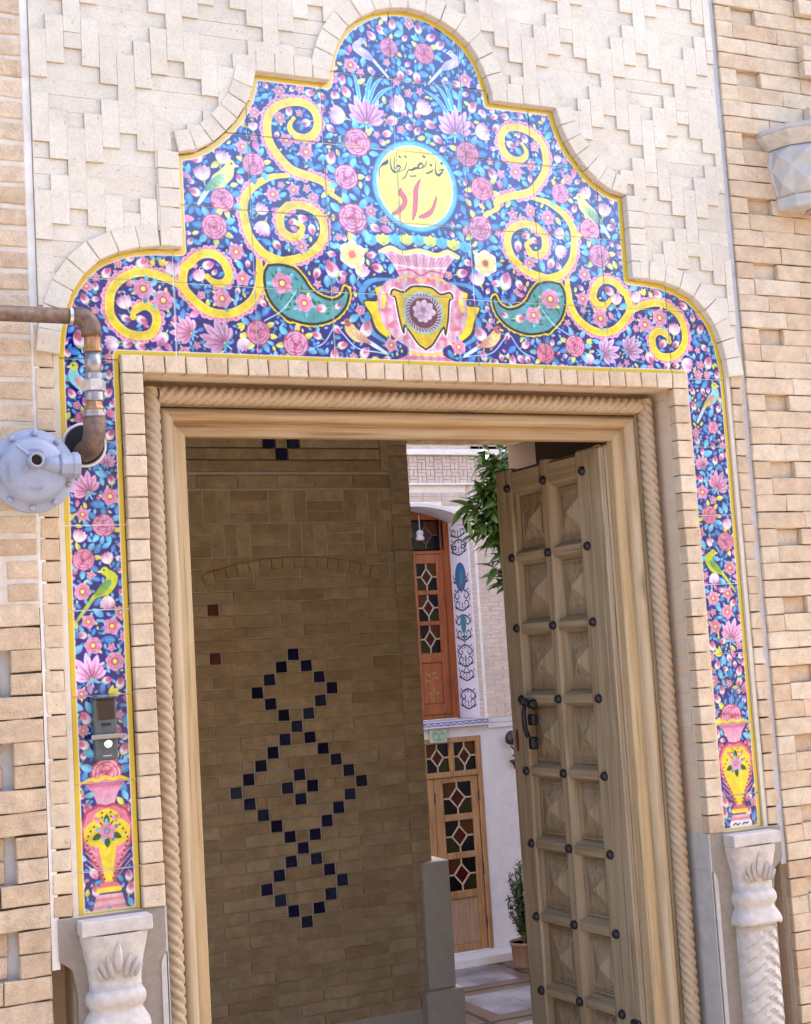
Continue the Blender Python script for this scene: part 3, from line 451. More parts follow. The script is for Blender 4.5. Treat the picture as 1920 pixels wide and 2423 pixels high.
    C.stroke([(-.05,2.404),(0,2.398),(.05,2.404)],.005,YEL);C.stroke([(-.048,2.411),(0,2.405),(.048,2.411)],.006,(.96,.83,.86))
    for k in range(-9,10): C.stroke([(k*.006,2.392),(k*.0105,2.374)],.0018,(.78,.30,.42),occ=False,sub=1)
    # leaves standing in the vase mouth
    for i,x in enumerate(np.linspace(-.14,.14,9)):
        c=((.36,.72,.86),(.82,.86,.36))[i%2]
        for o in(-.5,0,.5): C.petal(x,2.682+.012*math.cos(x*9),1.57+o,.034,.021,jit(c),jit(tuple(min(1,q*1.15) for q in c)),shape=1.3)
        C.disc(x,2.698,.004,(.45,.62,.45),a=.5)
def small_vase(C,cx,label):
    z0=1.353
    # cup
    C.poly([(cx-.052,z0+.010),(cx+.052,z0+.010),(cx+.030,z0-.020),(cx+.018,z0-.052),(cx-.018,z0-.052),(cx-.030,z0-.020)],None,fn=lambda X,Z:np.stack([.88+0*X,.58+.14*np.clip((z0-Z)/.05,0,1),.72+.08*np.clip((z0-Z)/.05,0,1)],-1))
    for k in range(-6,7): C.stroke([(cx+k*.0075,z0+.004),(cx+k*.0055,z0-.006)],.002,(.74,.28,.42),occ=False,sub=1)
    C.stroke([(cx-.057,z0+.004),(cx-.035,z0+.013),(cx-.018,z0+.009),(cx,z0+.015),(cx+.018,z0+.009),(cx+.035,z0+.013),(cx+.057,z0+.004)],.0075,YEL)
    b=[(0,-.052),(.018,-.048),(.046,-.062),(.060,-.095),(.056,-.130),(.040,-.165),(.022,-.200),(.014,-.222),(.020,-.232)]
    p=[(cx+x,z0+z) for x,z in b]+[(cx-x,z0+z) for x,z in b[::-1]]
    C.poly(p,(.88,.52,.64));edge(C,p[:9],.006,(.74,.28,.36),False);edge(C,p[9:],.006,(.74,.28,.36),False)
    for m in(-1,1):
        for k in range(7): C.stroke([(cx+m*.052,z0-.10-k*.013),(cx+m*.025,z0-.112-k*.016)],.003,(.96,.78,.85),a=.8,sub=1)
    if label:
        C.disc(cx-.024,z0-.112,.030,YEL);C.disc(cx+.024,z0-.112,.030,YEL);C.disc(cx,z0-.082,.031,YEL,asp=.8)
        C.poly([(cx-.022,z0-.13),(cx+.022,z0-.13),(cx+.009,z0-.222),(cx-.009,z0-.222)],YEL)
    else: C.poly([(cx-.03,z0-.062),(cx+.03,z0-.062),(cx+.05,z0-.09),(cx+.047,z0-.125),(cx+.009,z0-.222),(cx-.009,z0-.222),(cx-.047,z0-.125),(cx-.05,z0-.09)],YEL)
    for k in range(16):
        for m in(-1,1):
            t=k/15;x=.049*math.sin(min(1,t*1.5)*2.2)*(1-.55*max(0,t-.4)/.6) if t<.5 else .045*(1-(t-.5)*1.6);C.disc(cx+m*max(.010,x),z0-.066-t*.15,.0019,BLACK)
    for t in (1.57,-.5,3.6,-1.57): C.petal(cx+math.cos(t)*.014,z0-.108+math.sin(t)*.014,t,.024,.014,GRN,(.10,.32,.2))
    for t in (.9,2.3): C.stroke([(cx,z0-.105),(cx+math.cos(t)*.03,z0-.105+math.sin(t)*.03)],.0025,(.2,.12,.1),sub=1);C.petal(cx+math.cos(t)*.024,z0-.105+math.sin(t)*.024,t,.018,.012,PINKL,PINK)
    flower(C,cx,z0-.108,.019,cen=(.45,.72,.80),n=5)
    C.poly([(cx-.02,z0-.226),(cx+.02,z0-.226),(cx+.03,z0-.238),(cx-.03,z0-.238)],(.86,.45,.52))
    C.stroke([(cx-.024,z0-.241),(cx+.024,z0-.241)],.012,YEL,sub=1)
    C.poly([(cx-.030,z0-.250),(cx+.030,z0-.250),(cx+.040,z0-.285),(cx-.040,z0-.285)],None,fn=lambda X,Z:np.stack([.88+0*X,.48+.25*np.abs(np.sin(Z*190)),.55+.2*np.abs(np.sin(Z*190))],-1))
_P0=dict(PINK=PINK,PINKL=PINKL,PINKD=PINKD,LIL=LIL,LILL=LILL,CY=CY,CYL=CYL)
def vary():
    # every motif is mixed afresh: a little lighter, greyer or warmer than the last
    v=rng.uniform(-.07,.07); w=rng.uniform(-.05,.05)
    for k,c in _P0.items(): globals()[k]=tuple(float(min(1,max(0,q+v+w*(1 if i==0 else (-.4 if i==1 else -.8))))) for i,q in enumerate(c))
def wash(C):
    # uneven glaze and brush pressure over the finished painting
    def cloud(n,blur):
        a=rng.rand(AH//n+3,AW//n+3); a=np.kron(a,np.ones((n,n)))[:AH,:AW]; k=np.ones(blur)/blur
        for ax in(0,1): a=np.apply_along_axis(lambda r:np.convolve(r,k,'same'),ax,a)
        return (a-.5)
    m=1+.18*cloud(24,29)[...,None]+.14*cloud(6,7)[...,None]; C.c*=m.astype(np.float32)
    C.c+= (cloud(3,3)[...,None]*.06).astype(np.float32)
def paint_tiles():
    C=Canvas(AW,AH,AX0,AZ1,AS,BLUE)
    # brushed cobalt ground
    n=rng.rand(AH//10+2,AW//10+2);n=np.kron(n,np.ones((10,10)))[:AH,:AW]
    for ax in(0,1):
        k=np.ones(11)/11;n=np.apply_along_axis(lambda r:np.convolve(r,k,'same'),ax,n)
    C.c*= (0.82+.4*n[...,None]).astype(np.float32)
    for mx in(1,-1):
        for kk in('s3','s2','s1','s4'): scroll(C,SCROLL[kk],mx)
        # paisley
        P=[(x*mx,z) for x,z in smooth(PAISLEY+[PAISLEY[0]],4)]
        for i in range(0,len(P),2): C.disc(P[i][0],P[i][1],.0092,YEL)
        edge(C,P,.014,YEL);C.poly(P,TEAL);edge(C,P,.0062,BLACK)
        C.poly([(x*.97+.03*np.mean([p[0] for p in P]),z*.97+.03*2.59) for x,z in P],TEAL,a=.0)
        for k in range(90):
            i=rng.randint(len(P));j=rng.randint(len(P));t=rng.uniform(.3,.7);x=P[i][0]*(1-t)+P[j][0]*t;z=P[i][1]*(1-t)+P[j][1]*t
            if inside(x,z,P) and min(math.hypot(x-a,z-b) for a,b in P)>.014: C.petal(x,z,rng.rand()*6.28,.014,.006,GRN,(.16,.50,.42))
        for x,z,r in PAISFL: flower(C,x*mx,z,r*.92)
    # medallion
    for r,c in ((.128,(.20,.56,.80)),(.124,(.42,.78,.90)),(.1135,(.97,.97,.86))): C.disc(0,2.861,r,c)
    C.disc(0,2.861,.1095,(.96,.93,.50),(.96,.92,.42),pw=1)
    for _ in range(40): C.disc(rng.uniform(-.07,.07),2.861+rng.uniform(-.07,.07),.02,(.98,.92,.30),a=.07,soft=14)
    big_vase(C)
    F={'R':lambda C,x,z,r,a:rose(C,x,z,r),'F':lambda C,x,z,r,a:flower(C,x,z,r),'Y':lambda C,x,z,r,a:flower(C,x,z,r,cen=PINK,n=6,col=(YEL,WH)),'B':bud,'P':tulip,'L':lily,
       'N':lambda C,x,z,r,a:[C.petal(x-math.cos(math.radians(a))*r,z-math.sin(math.radians(a))*r,math.radians(a)+o,r*2,r*.9,YEL,YELL) for o in(.5,-.5,0)]}
    for L,mm in ((ART_MAIN,(1,-1)),(ART_STRIP,(1,-1))):
        for k in 'PLNBFYR':
            for it in L:
                if it[0]!=k: continue
                for mx in mm:
                    a=it[4]
                    if mx<0 and a>=0: a=(180-a)%360
                    if abs(it[1])<.012 and mx<0: continue
                    if a>=0: a+=rng.uniform(-12,12)
                    vary(); F[k](C,it[1]*mx+rng.uniform(-.002,.002),it[2]+rng.uniform(-.002,.002),it[3]*rng.uniform(.86,1.03),a)
    # tall cyan blades above the upper lilies
    for mx in(1,-1):
        for x0,z0,x1,z1 in ((-.13,3.09,-.10,3.17),(-.11,3.08,-.045,3.135),(-.15,3.09,-.165,3.165),(-.12,3.09,-.075,3.16)):
            C.stroke([(x0*mx,z0),((x0*.6+x1*.4)*mx,z0*.4+z1*.6),(x1*mx,z1)],[.012,.012,.004],CYL);C.stroke([(x0*mx,z0),((x0*.6+x1*.4)*mx,z0*.4+z1*.6),(x1*mx,z1)],[.005,.005,.001],CY,sub=4)
    for k,(pts,kind) in BIRDS.items():
        for mx in(1,-1): bird(C,pts,kind,mx)
    small_vase(C,-.899,True);small_vase(C,.899,False)
    # trailing white stems
    for mx in(1,-1):
        for st in ([(-.245,2.455),(-.20,2.41),(-.14,2.40),(-.11,2.395)],[(-.262,2.46),(-.29,2.42),(-.33,2.40)],[(-.36,2.55),(-.40,2.50),(-.45,2.47)]):
            C.stroke([(x*mx,z) for x,z in st],.0035,STEM)
    # fill the remaining ground with leaves, small buds and tendrils
    def fill(n,r0,r1,kindf):
        for _ in range(n):
            if rng.rand()<.72: x=rng.uniform(-.972,0)*1.0;z=rng.uniform(2.36,3.35)
            else: x=rng.uniform(-.972,-.826);z=rng.uniform(1.06,2.4)
            if rng.rand()<.5: x=-x
            if not inside(x,z,OUTLINE): continue
            r=rng.uniform(r0,r1);i=int((x-AX0)*AS);j=int((AZ1-z)*AS);q=int(r*AS*.5)
            if C.o[max(0,j-q):j+q+1,max(0,i-q):i+q+1].any(): continue
            kindf(x,z,r)
    def kb(x,z,r): 
        if rng.rand()<.55: bud(C,x,z,r*.62,-1)
        else: flower(C,x,z,r*.62)
    fill(1500,.019,.025,kb);fill(2600,.014,.018,kb)
    def kl(x,z,r):
        a=rng.rand()*6.28;leaf(C,x-math.cos(a)*r,z-math.sin(a)*r,a,r*2)
    fill(9000,.0135,.018,kl);fill(12000,.009,.013,kl);fill(16000,.0055,.008,kl)
    wash(C)
    # border bands
    G=(.93,.83,.16)
    edge(C,OUTLINE,.031,WH);edge(C,OUTLINE,.026,(.91,.79,.18));edge(C,OUTLINE,.006,(.80,.68,.12),a=.5)
    # medallion lettering on top
    
    for col,pts,w in TEXT:
        cc=(.16,.18,.10) if col=='k' else (.86,.40,.46)
        if col=='r': C.stroke(pts,[q+.0022 for q in w],(.50,.24,.22),sub=5)
        C.stroke(pts,[q*(1.12 if col=='k' else 1) for q in w],cc,sub=5)
    # white signature cartouche at the foot of the right strip
    cx=.899;C.stroke([(cx-.030,1.077),(cx+.030,1.077)],.018,(.96,.95,.96),sub=1)
    C.stroke([(cx+.026,1.079),(cx+.018,1.076),(cx+.013,1.079),(cx+.006,1.075)],.003,BLACK);C.stroke([(cx-.004,1.078),(cx-.012,1.074),(cx-.018,1.079),(cx-.026,1.075)],.003,BLACK)
    c=np.clip(C.c,0,1)**1.22*.86; g=c.mean(-1,keepdims=True); return c*.95+g*.05
OUT_S=[]
def arcsm(pts,n=3):
    return [tuple(p) for p in smooth(pts,n)]
_a1=OUTL[1:10]; _a2=OUTL[10:17]; _a3=OUTL[17:24]
_half=[OUTL[0]]+arcsm(_a1)+arcsm(_a2)+arcsm(_a3+[(-x,z) for x,z in OUTL[22:20:-1]])[:18]+[(0,3.352)]
OUTL=_half+[(-x,z) for x,z in _half[-2::-1]]
OUTLINE=OUTL+[(HX,SB),(HX,PB),(-HX,PB),(-HX,SB)]
def make_art():
    c=np.clip(paint_tiles(),0,1)
    img=bpy.data.images.new('painted_tiles',AW,AH); img.colorspace_settings.name='sRGB'
    a=np.ones((AH,AW,4),np.float32); a[:,:,:3]=c[::-1]; img.pixels.foreach_set(a.ravel()); img.update(); img.pack(); return img
ART=make_art()
def glaze_mat():
    m,t,b=new_mat('painted_glaze'); L=t.links.new
    ti=N(t,'ShaderNodeTexImage'); ti.image=ART; ti.interpolation='Cubic'; L(ti.outputs[0],b.inputs['Base Color'])
    b.inputs['Roughness'].default_value=.16; b.inputs['Specular IOR Level'].default_value=.6; b.inputs['Coat Weight'].default_value=.6; b.inputs['Coat Roughness'].default_value=.07; b.inputs['Coat IOR'].default_value=1.6
    g=N(t,'ShaderNodeNewGeometry'); n=N(t,'ShaderNodeTexNoise'); n.inputs['Scale'].default_value=16; n.inputs['Detail'].default_value=3; L(g.outputs['Position'],n.inputs['Vector'])
    bp=N(t,'ShaderNodeBump'); bp.inputs['Strength'].default_value=.2; bp.inputs['Distance'].default_value=.004; L(n.outputs[0],bp.inputs['Height']); L(bp.outputs[0],b.inputs['Normal']); L(bp.outputs[0],b.inputs['Coat Normal'])
    return m
M['glaze']=glaze_mat()
def clip(poly,ax,v,keep_less):
    out=[]
    for i in range(len(poly)):
        a,b=poly[i-1],poly[i]; ia=(a[ax]<=v)==keep_less or a[ax]==v; ib=(b[ax]<=v)==keep_less or b[ax]==v
        if ia!=ib:
            t=(v-a[ax])/(b[ax]-a[ax]); out.append((a[0]+(b[0]-a[0])*t,a[1]+(b[1]-a[1])*t))
        if ib: out.append(b)
    return out
def rect_clip(poly,x0,x1,z0,z1):
    for ax,v,k in ((0,x0,False),(0,x1,True),(1,z0,False),(1,z1,True)):
        poly=clip(poly,ax,v,k)
        if len(poly)<3: return []
    o=[]
    for p in poly:
        if not o or math.hypot(p[0]-o[-1][0],p[1]-o[-1][1])>1e-4: o.append(p)
    if len(o)>2 and math.hypot(o[0][0]-o[-1][0],o[0][1]-o[-1][1])<1e-4: o.pop()
    return o
def area(p): return sum(p[i-1][0]*p[i][1]-p[i][0]*p[i-1][1] for i in range(len(p)))/2
def tile(parent,poly):
    if len(poly)<3 or abs(area(poly))<2e-4: return
    if area(poly)<0: poly=poly[::-1]
    dy=random.uniform(-.0008,.0008); tx=random.uniform(-.006,.006); tz=random.uniform(-.006,.006)
    cx=sum(p[0] for p in poly)/len(poly); cz=sum(p[1] for p in poly)/len(poly); n=len(poly)
    Y=lambda x,z:.004+dy+tx*(x-cx)+tz*(z-cz)
    vs=[(x,Y(x,z)+.0012,z) for x,z in poly]+[(x,.0195,z) for x,z in poly]
    # slightly pillowed face: inset ring
    ins=[(x+(cx-x)*.012,z+(cz-z)*.012) for x,z in poly]; vs+=[(x,Y(x,z),z) for x,z in ins]
    fs=[tuple(range(2*n,3*n))]
    for i in range(n):
        j=(i+1)%n; fs.append((j,i,n+i,n+j)); fs.append((i,j,2*n+j,2*n+i))
    me=bpy.data.meshes.new('tile'); me.from_pydata(vs,[],fs); me.update()
    uv=me.uv_layers.new(name='uv')
    for l in me.loops:
        v=me.vertices[l.vertex_index].co; uv.data[l.index].uv=((v.x-AX0)/(AX1-AX0),1-(AZ1-v.z)/(AZ1-AZ0))
    obj('tile',me,M['glaze'],parent)
panel=thing('tile_mural','wide stepped arch of painted blue floral tiles with a yellow name medallion','tile mural')
XS=[-1.0,-.6807,-.471,-.261,-.051,.158,.368,.578,.788,1.0]; ZS=[2.3555+.2*k for k in range(6)]+[3.5]
G=.0013
MAINP=OUTL[1:-1]; MAINP=[(-.9718,2.3558)]+[p for p in MAINP if p[1]>2.36]+[(.9718,2.3558),(HX,2.3558),(HX,PB),(-HX,PB),(-HX,2.3558)]
for i in range(9):
    for j in range(6):
        tile(panel,rect_clip(MAINP,XS[i]+G,XS[i+1]-G,ZS[j]+G,ZS[j+1]-G))
gp=[(x*.9985,z-.0015 if z>2.5 else z) for x,z in OUTL]
MB().prism([(x*.999,z) for x,z in MAINP],.0078,.0196).build('grout',M['grout'],panel,fix=True)
def circ_cut(x0,x1,z0,z1,top):      # rectangle with a round notch cut from its top or bottom edge
    hx,hz,r=HOLE; ze=z1 if top else z0; P=[]; dz=ze-hz; hwid=math.sqrt(max(0,r*r-dz*dz))
    a0=math.atan2(dz,-hwid); a1=math.atan2(dz,hwid)
    if top:
        if a0<0: a0+=2*math.pi
        if a1<0: a1+=2*math.pi
        if a1<a0: a1+=2*math.pi
        arc=[(hx+r*math.cos(a0+(a1-a0)*k/16),hz+r*math.sin(a0+(a1-a0)*k/16)) for k in range(17)]
        return [(x0,z0),(x0,z1)]+arc+[(x1,z1),(x1,z0)]
    if a0<0: a0+=2*math.pi
    arc=[(hx+r*math.cos(a0+(a1-a0)*k/16),hz+r*math.sin(a0+(a1-a0)*k/16)) for k in range(17)]
    return [(x0,z1),(x0,z0)]+arc+[(x1,z0),(x1,z1)]
for sgn,lab in ((-1,'left strip of painted flower tiles carrying the doorbell, pierced by the gas pipe'),(1,'right strip of painted flower tiles with a white cartouche at its foot')):
    st=thing('tile_strip',lab,'tile strip',group='painted tile strips down the door jambs')
    xa,xb=(-.972,-.826) if sgn<0 else (.826,.972)
    for k in range(7):
        z1=2.3555-.2*k; z0=max(z1-.2,SB)
        if sgn<0 and k==0: tile(st,circ_cut(xa+G,xb-G,z0+G,z1-G,False))
        elif sgn<0 and k==1: tile(st,circ_cut(xa+G,xb-G,z0+G,z1-G,True))
        else: tile(st,[(xa+G,z0+G),(xb-G,z0+G),(xb-G,z1-G),(xa+G,z1-G)])
    if sgn<0:
        gr=MB()
        for zz in [2.3555-.2*k for k in range(0,7)]:
            if zz>2.2 or zz<2.1: gr.box(xa,xb,.0078,.0192,zz-.004,zz+.004)
        gr.box(xa,HOLE[0]-.047,.0078,.0192,2.1515,2.1595); gr.box(HOLE[0]+.047,xb,.0078,.0192,2.1515,2.1595); go=gr.build('grout',M['grout'],st); go['kind']='stuff'
        MB().lathe((HOLE[0],.0065,HOLE[1]),[(.0535,0),(.0535,-.004),(.0495,-.006),(.0465,-.004),(.0465,.0)],32,'y',cap=False).build('hole_rim',M['mortar_white'],st)
        MB().lathe((HOLE[0],-.0042,HOLE[1]),[(.0462,.0),(.0462,.002)],32,'y').build('hole_backing',simple('dark_void',(.012,.01,.012),1),st)
    else: MB().box(xa,xb,.0078,.0192,SB,2.3555).build('grout',M['grout'],st)
# ------------------------------------------------------------ brick border that follows the panel outline
bd=thing('brick_border','row of small cut bricks framing the stepped arch of the tile panel','brick trim')
def resample(P,step):
    d=[0]
    for i in range(1,len(P)): d.append(d[-1]+math.hypot(P[i][0]-P[i-1][0],P[i][1]-P[i-1][1]))
    n=max(1,round(d[-1]/step)); out=[]
    for k in range(n+1):
        s=d[-1]*k/n
        for i in range(1,len(P)):
            if s<=d[i]+1e-9:
                t=(s-d[i-1])/max(1e-9,d[i]-d[i-1]); out.append((P[i-1][0]+(P[i][0]-P[i-1][0])*t,P[i-1][1]+(P[i][1]-P[i-1][1])*t)); break
    return out
def quad_brick(parent,q,y0,y1,mat,gap=.0009,bev=.0016):
    cx=sum(p[0] for p in q)/4; cz=sum(p[1] for p in q)/4
    def ins(p,e):
        dx,dz=cx-p[0],cz-p[1]; L=math.hypot(dx,dz); return (p[0]+dx/L*e,p[1]+dz/L*e)
    a=[ins(p,gap*1.4) for p in q]; a=[(x+random.uniform(-.0008,.0008),z+random.uniform(-.0008,.0008)) for x,z in a]; b=[ins(p,bev*1.4) for p in a]
    if area(a)<0: a=a[::-1]; b=b[::-1]
    dy=random.uniform(-.0012,.0012)
    vs=[(x-cx,0,z-cz) for x,z in b]+[(x-cx,bev,z-cz) for x,z in a]+[(x-cx,y1-y0,z-cz) for x,z in a]
    fs=[(0,1,2,3)]+[((i+1)%4+k,i+k,i+4+k,(i+1)%4+4+k) for k in(0,4) for i in range(4)]
    me=bpy.data.meshes.new('brick'); me.from_pydata(vs,[],fs); me.update(); o=obj('brick',me,mat,parent); o.location=(cx,y0+dy,cz)
BT=.056
def border_run(P,step=.0505,normal=None):
    Q=resample(P,step); ns=[]
    for i in range(len(Q)):
        a=Q[max(0,i-1)]; b=Q[min(len(Q)-1,i+1)]; L=math.hypot(b[0]-a[0],b[1]-a[1]); ns.append((-(b[1]-a[1])/L,(b[0]-a[0])/L))
    for i in range(len(Q)-1):
        n0,n1=(normal,normal) if normal else (ns[i],ns[i+1])
        quad_brick(bd,[Q[i],Q[i+1],(Q[i+1][0]+n1[0]*BT,Q[i+1][1]+n1[1]*BT),(Q[i][0]+n0[0]*BT,Q[i][1]+n0[1]*BT)],-.021,.0195,M['brick_pale'])
def mir(P): return [(-x,z) for x,z in P[::-1]]
a1=[(-.985,2.359)]+[( -.979,2.41)]+[(x-.0,z) for x,z in _a1[2:-1]]
segs=[([( -.9725,2.36)]+_a1[1:-1]+[(-.717,2.6385)],None),([(-.661,2.640),(-.661,2.838)],(-1,0)),]
for P,nn in segs:
    border_run(P,normal=nn); border_run(mir(P),normal=((-nn[0],nn[1]) if nn else None))
for m in(1,-1):
    def bx(x0,x1,z0,z1):
        q=[(x0*m,z0),(x1*m,z0),(x1*m,z1),(x0*m,z1)]; quad_brick(bd,q,-.021,.0195,M['brick_pale'])
    bx(-.717,-.689,2.6405,2.696); bx(-.717,-.661,2.838,2.884)
P=[(-.661,2.884)]+_a2[1:]
border_run(P); border_run(mir(P))
for m in(1,-1):
    P=[(-.446,3.1195),(-.29,3.1195)]; border_run(P if m>0 else mir(P),normal=(0,1))
P=[(-.242,3.1195)]+_a3[1:]; PP=P+[(-x,z) for x,z in P[-2::-1]]; PP[0]=(-.2415,3.14); PP[-1]=(.2415,3.14); border_run(PP)
for m in(1,-1):
    q=[(-.29*m,3.1195),(-.2425*m,3.1195),(-.2425*m,3.16),(-.29*m,3.172)]; quad_brick(bd,q,-.021,.0195,M['brick_pale'])
# door surround: bricks that turn the corner into the reveal
ds=thing('door_surround','cream bricks edging the doorway and returning into its reveal','brick trim')
n=46; ph=2.322/n
for k in range(21,n):
    for a,b in ((-.826,-.773),(.773,.826)): brick(ds,a,b,k*ph,(k+1)*ph,-.018,.129,M['brick'],gap=.0028)
n=31; pw=1.652/n
for k in range(n): brick(ds,-.826+k*pw,-.826+(k+1)*pw,2.322,2.3665,-.018,.129,M['brick'],gap=.0028)
# outer upright course
sc=thing('edging_course','upright stacks of small bricks flanking both tile strips','brick trim')
for k in range(25,60):
    z0=.90+k*.0507-.90+.0
    z0=1.062+(k-25)*.0507
    if z0>2.40: break
    for a,b in ((-1.031,-.985),(.985,1.031)):
        brick(sc,a,b,z0,z0+.0507,-.010,.028,M['brick'],gap=.003,jag=.002)
for s_ in(-1,1): MB().box(*sorted((s_*.9722,s_*.9855)),-.0045,.019,SB,2.42).build('pointing',M['mortar'],sc)
# ------------------------------------------------------------ carved brick field above the gateway
fd=thing('brick_field','pale cut brick field over the gateway with stepped diamond relief','brick wall')
MX,MZ,PX,PZ=.04283,.0402,-.657,3.12
XL,XR=-1.017,1.017
def rec(i,j):
    for r in range(-4,6):
        d=((i+3*r)+3)%6-3; dz=j-5*r
        if 0<=dz<=4 and abs(d)<=2-abs(dz-2): return 3-abs(dz-2) if False else (r,d,2-abs(dz-2))
    return None
cnt=0
def cell(i,j):
    x0=PX+MX*(i-.5); return max(x0,XL),min(x0+MX,XR),PZ-MZ*(j+1),PZ-MZ*j
def bad(i,j):
    x0,x1,b,a=cell(i,j)
    if x1-x0<.012 or b<2.36: return True
    return any(inside(px,pz,OUTLINE) for px in (x0+.004,x1-.004,(x0+x1)/2) for pz in (a-.003,b+.003))
FM=dict(jy=.0001,tilt=.0003,jag=.0,bev=.0004)
def fbrick(x0,x1,z0,z1,y): brick(fd,x0,x1,z0,z1,y,.0185-y,M['brick_pale'],gap=.0002 if random.random()<.75 else .0014,**FM)
for j in range(-14,18):           # sunk diamonds: flat laid bricks, one per course
    i=-9
    while i<41:
        if rec(i,j) and not bad(i,j):
            L=1
            while rec(i+L,j) and not bad(i+L,j) and L<5: L+=1
            fbrick(cell(i,j)[0],cell(i+L-1,j)[1],cell(i,j)[2],cell(i,j)[3],-.0125); i+=L
        else: i+=1
for i in range(-9,41):            # proud ground: upright bricks
    j=-14
    while j<18:
        if bad(i,j) or rec(i,j): j+=1; continue
        L=1
        while L<4 and not rec(i,j+L) and not bad(i,j+L) and j+L<18: L+=1
        x0,x1,_,zt=cell(i,j); fbrick(x0,x1,zt-L*MZ,zt,-.0185); j+=L
kids=sorted(fd.children,key=lambda o:-o.location.z)
print('field bricks',len(kids))
fb=MB(); 
# mortar bed of the field, cut round the panel
cols=[XL+(XR-XL)*k/60 for k in range(61)]
def top_at(x): 
    z=2.36
    for k in range(200):
        zz=2.36+.005*k
        if inside(x,zz,OUTLINE): z=zz
    return z
for k in range(60):
    zz=max(top_at(cols[k]+.001),top_at(cols[k+1]-.001))
    fb.box(cols[k],cols[k+1],-.0095,.0195,zz+.004,4.1)
fb.build('mortar_bed',M['brick_pale'],fd)
# ------------------------------------------------------------ flanking walls
def flank(name,label,x0,x1,zph,ph,specials,mat,fill,z_lo,z_hi,gz=.0026,gx=.0004):
    t=thing(name,label,'brick wall'); k=int((z_lo-zph)/ph)
    while zph+k*ph<z_hi:
        za,zb=zph+k*ph,zph+(k+1)*ph
        for (a,b,y) in specials(k,x0,x1): brick(t,a,b,za,zb,y,.0185-y,mat,gap=gz(za) if callable(gz) else gz,jy=.0014,jag=.0018,tilt=.005,gx=gx)
        k+=1
    return t
def right_rows(k,x0,x1):
    c=k%4; o=[]
    if c==3:   # course with a sunk half brick under its top edge
        o=[(x0,1.10,-.018),(1.10,1.19,-.0005),(1.19,1.345,-.018),(1.345,1.545,-.018),(1.545,1.745,-.018),(1.745,1.9,-.018)]
    elif c==0: o=[(x0,1.21,-.018),(1.21,1.345,-.018),(1.345,1.545,-.044),(1.545,1.745,-.044),(1.745,1.9,-.018)]
    elif c==1: o=[(x0,1.145,-.018),(1.145,1.345,-.018),(1.345,1.445,-.044),(1.445,1.745,-.044),(1.745,1.9,-.018)]
    else: o=[(x0,1.10,-.018),(1.10,1.27,-.018),(1.27,1.47,-.018),(1.47,1.67,-.018),(1.67,1.9,-.018)]
    return o
rw=flank('brick_wall','cream brick wall right of the gateway with sunk and projecting bricks',1.038,1.9,2.312,.0502,right_rows,M['brick'],None,.30,3.95)
MB().box(1.0375,1.92,.0025,.0193,.25,3.97).build('mortar_bed',M['mortar'],rw)
MB().box(1.0185,1.0372,-.009,.0192,.95,4.1).build('pointing',M['mortar_blue'],rw)
def left_rows(k,x0,x1):
    c=k%4
    if c in(0,1) and k<10: return [(x0,-1.32,.010),(-1.32,-1.129,.010),(-1.108,x1,-.012)]
    if c==2: return [(x0,-1.24,-.012),(-1.24,x1,-.012)]
    return [(x0,-1.31,-.012),(-1.31,-1.145,-.012),(-1.145,x1,-.012)]
lw=flank('brick_wall','cream brick wall left of the gateway behind the gas regulator, slots in its lower courses',-1.5,-1.037,1.462-.0522*2,.0522,left_rows,M['brick_rough'],None,.30,3.95,gz=lambda z:.0125 if z>1.75 else .0036,gx=.0025)
MB().box(-1.52,-1.0365,-.0085,.0193,1.765,3.97).build('mortar_bed',M['mortar_peach'],lw)
MB().box(-1.52,-1.0365,.0165,.0193,.25,1.7645).build('lower_bed_slot_shade',M['mortar_blue'],lw)  # mortar bed greyed so its colour stands in for the deep slots' shade
MB().box(-1.0362,-1.0185,-.007,.0192,.95,4.1).build('pointing',M['mortar_white'],lw)
# ------------------------------------------------------------ door frame
FR=thing('door_frame','pale wooden door frame with carved rope moulding all round the opening','door frame')
XO,ZO=.637,2.19
def sweep(name,prof,mat,smooth=False):
    # prof: (u outward offset from the opening edge, y) ; three mitred sides
    pts=[lambda u:(-(XO+u),.15),lambda u:(-(XO+u),ZO+u),lambda u:(XO+u,ZO+u),lambda u:(XO+u,.15)]
    n=len(prof)
    for s in range(3):
        vs=[]
        for f in (pts[s],pts[s+1]):
            for u,y in prof: x,z=f(u); vs.append((x,y,z))
        fs=[(i,i+1,n+i+1,n+i) for i in range(n-1)]
        me=bpy.data.meshes.new(name); me.from_pydata(vs,[],fs); me.update()
        if smooth: me.polygons.foreach_set('use_smooth',[True]*len(me.polygons))
        obj(name,me,M[mat[s]],FR)
zz=('wood_z','wood_x','wood_z'); gg=('wood_gold','wood_x','wood_gold')
sweep('jamb',[(0,.145),(0,.121),(.003,.117),(.033,.117),(.0332,.108)],gg)
hr=[(.0332,.112)]+[(.0525-.0190*math.cos(a),.106-.020*math.sin(a)) for a in [k*math.pi/8 for k in range(9)]]+[(.0716,.108)]
sweep('half_round_moulding',hr,zz,True)
sweep('outer_batten',[(.0717,.108),(.0725,.098),(.1358,.098)],zz)
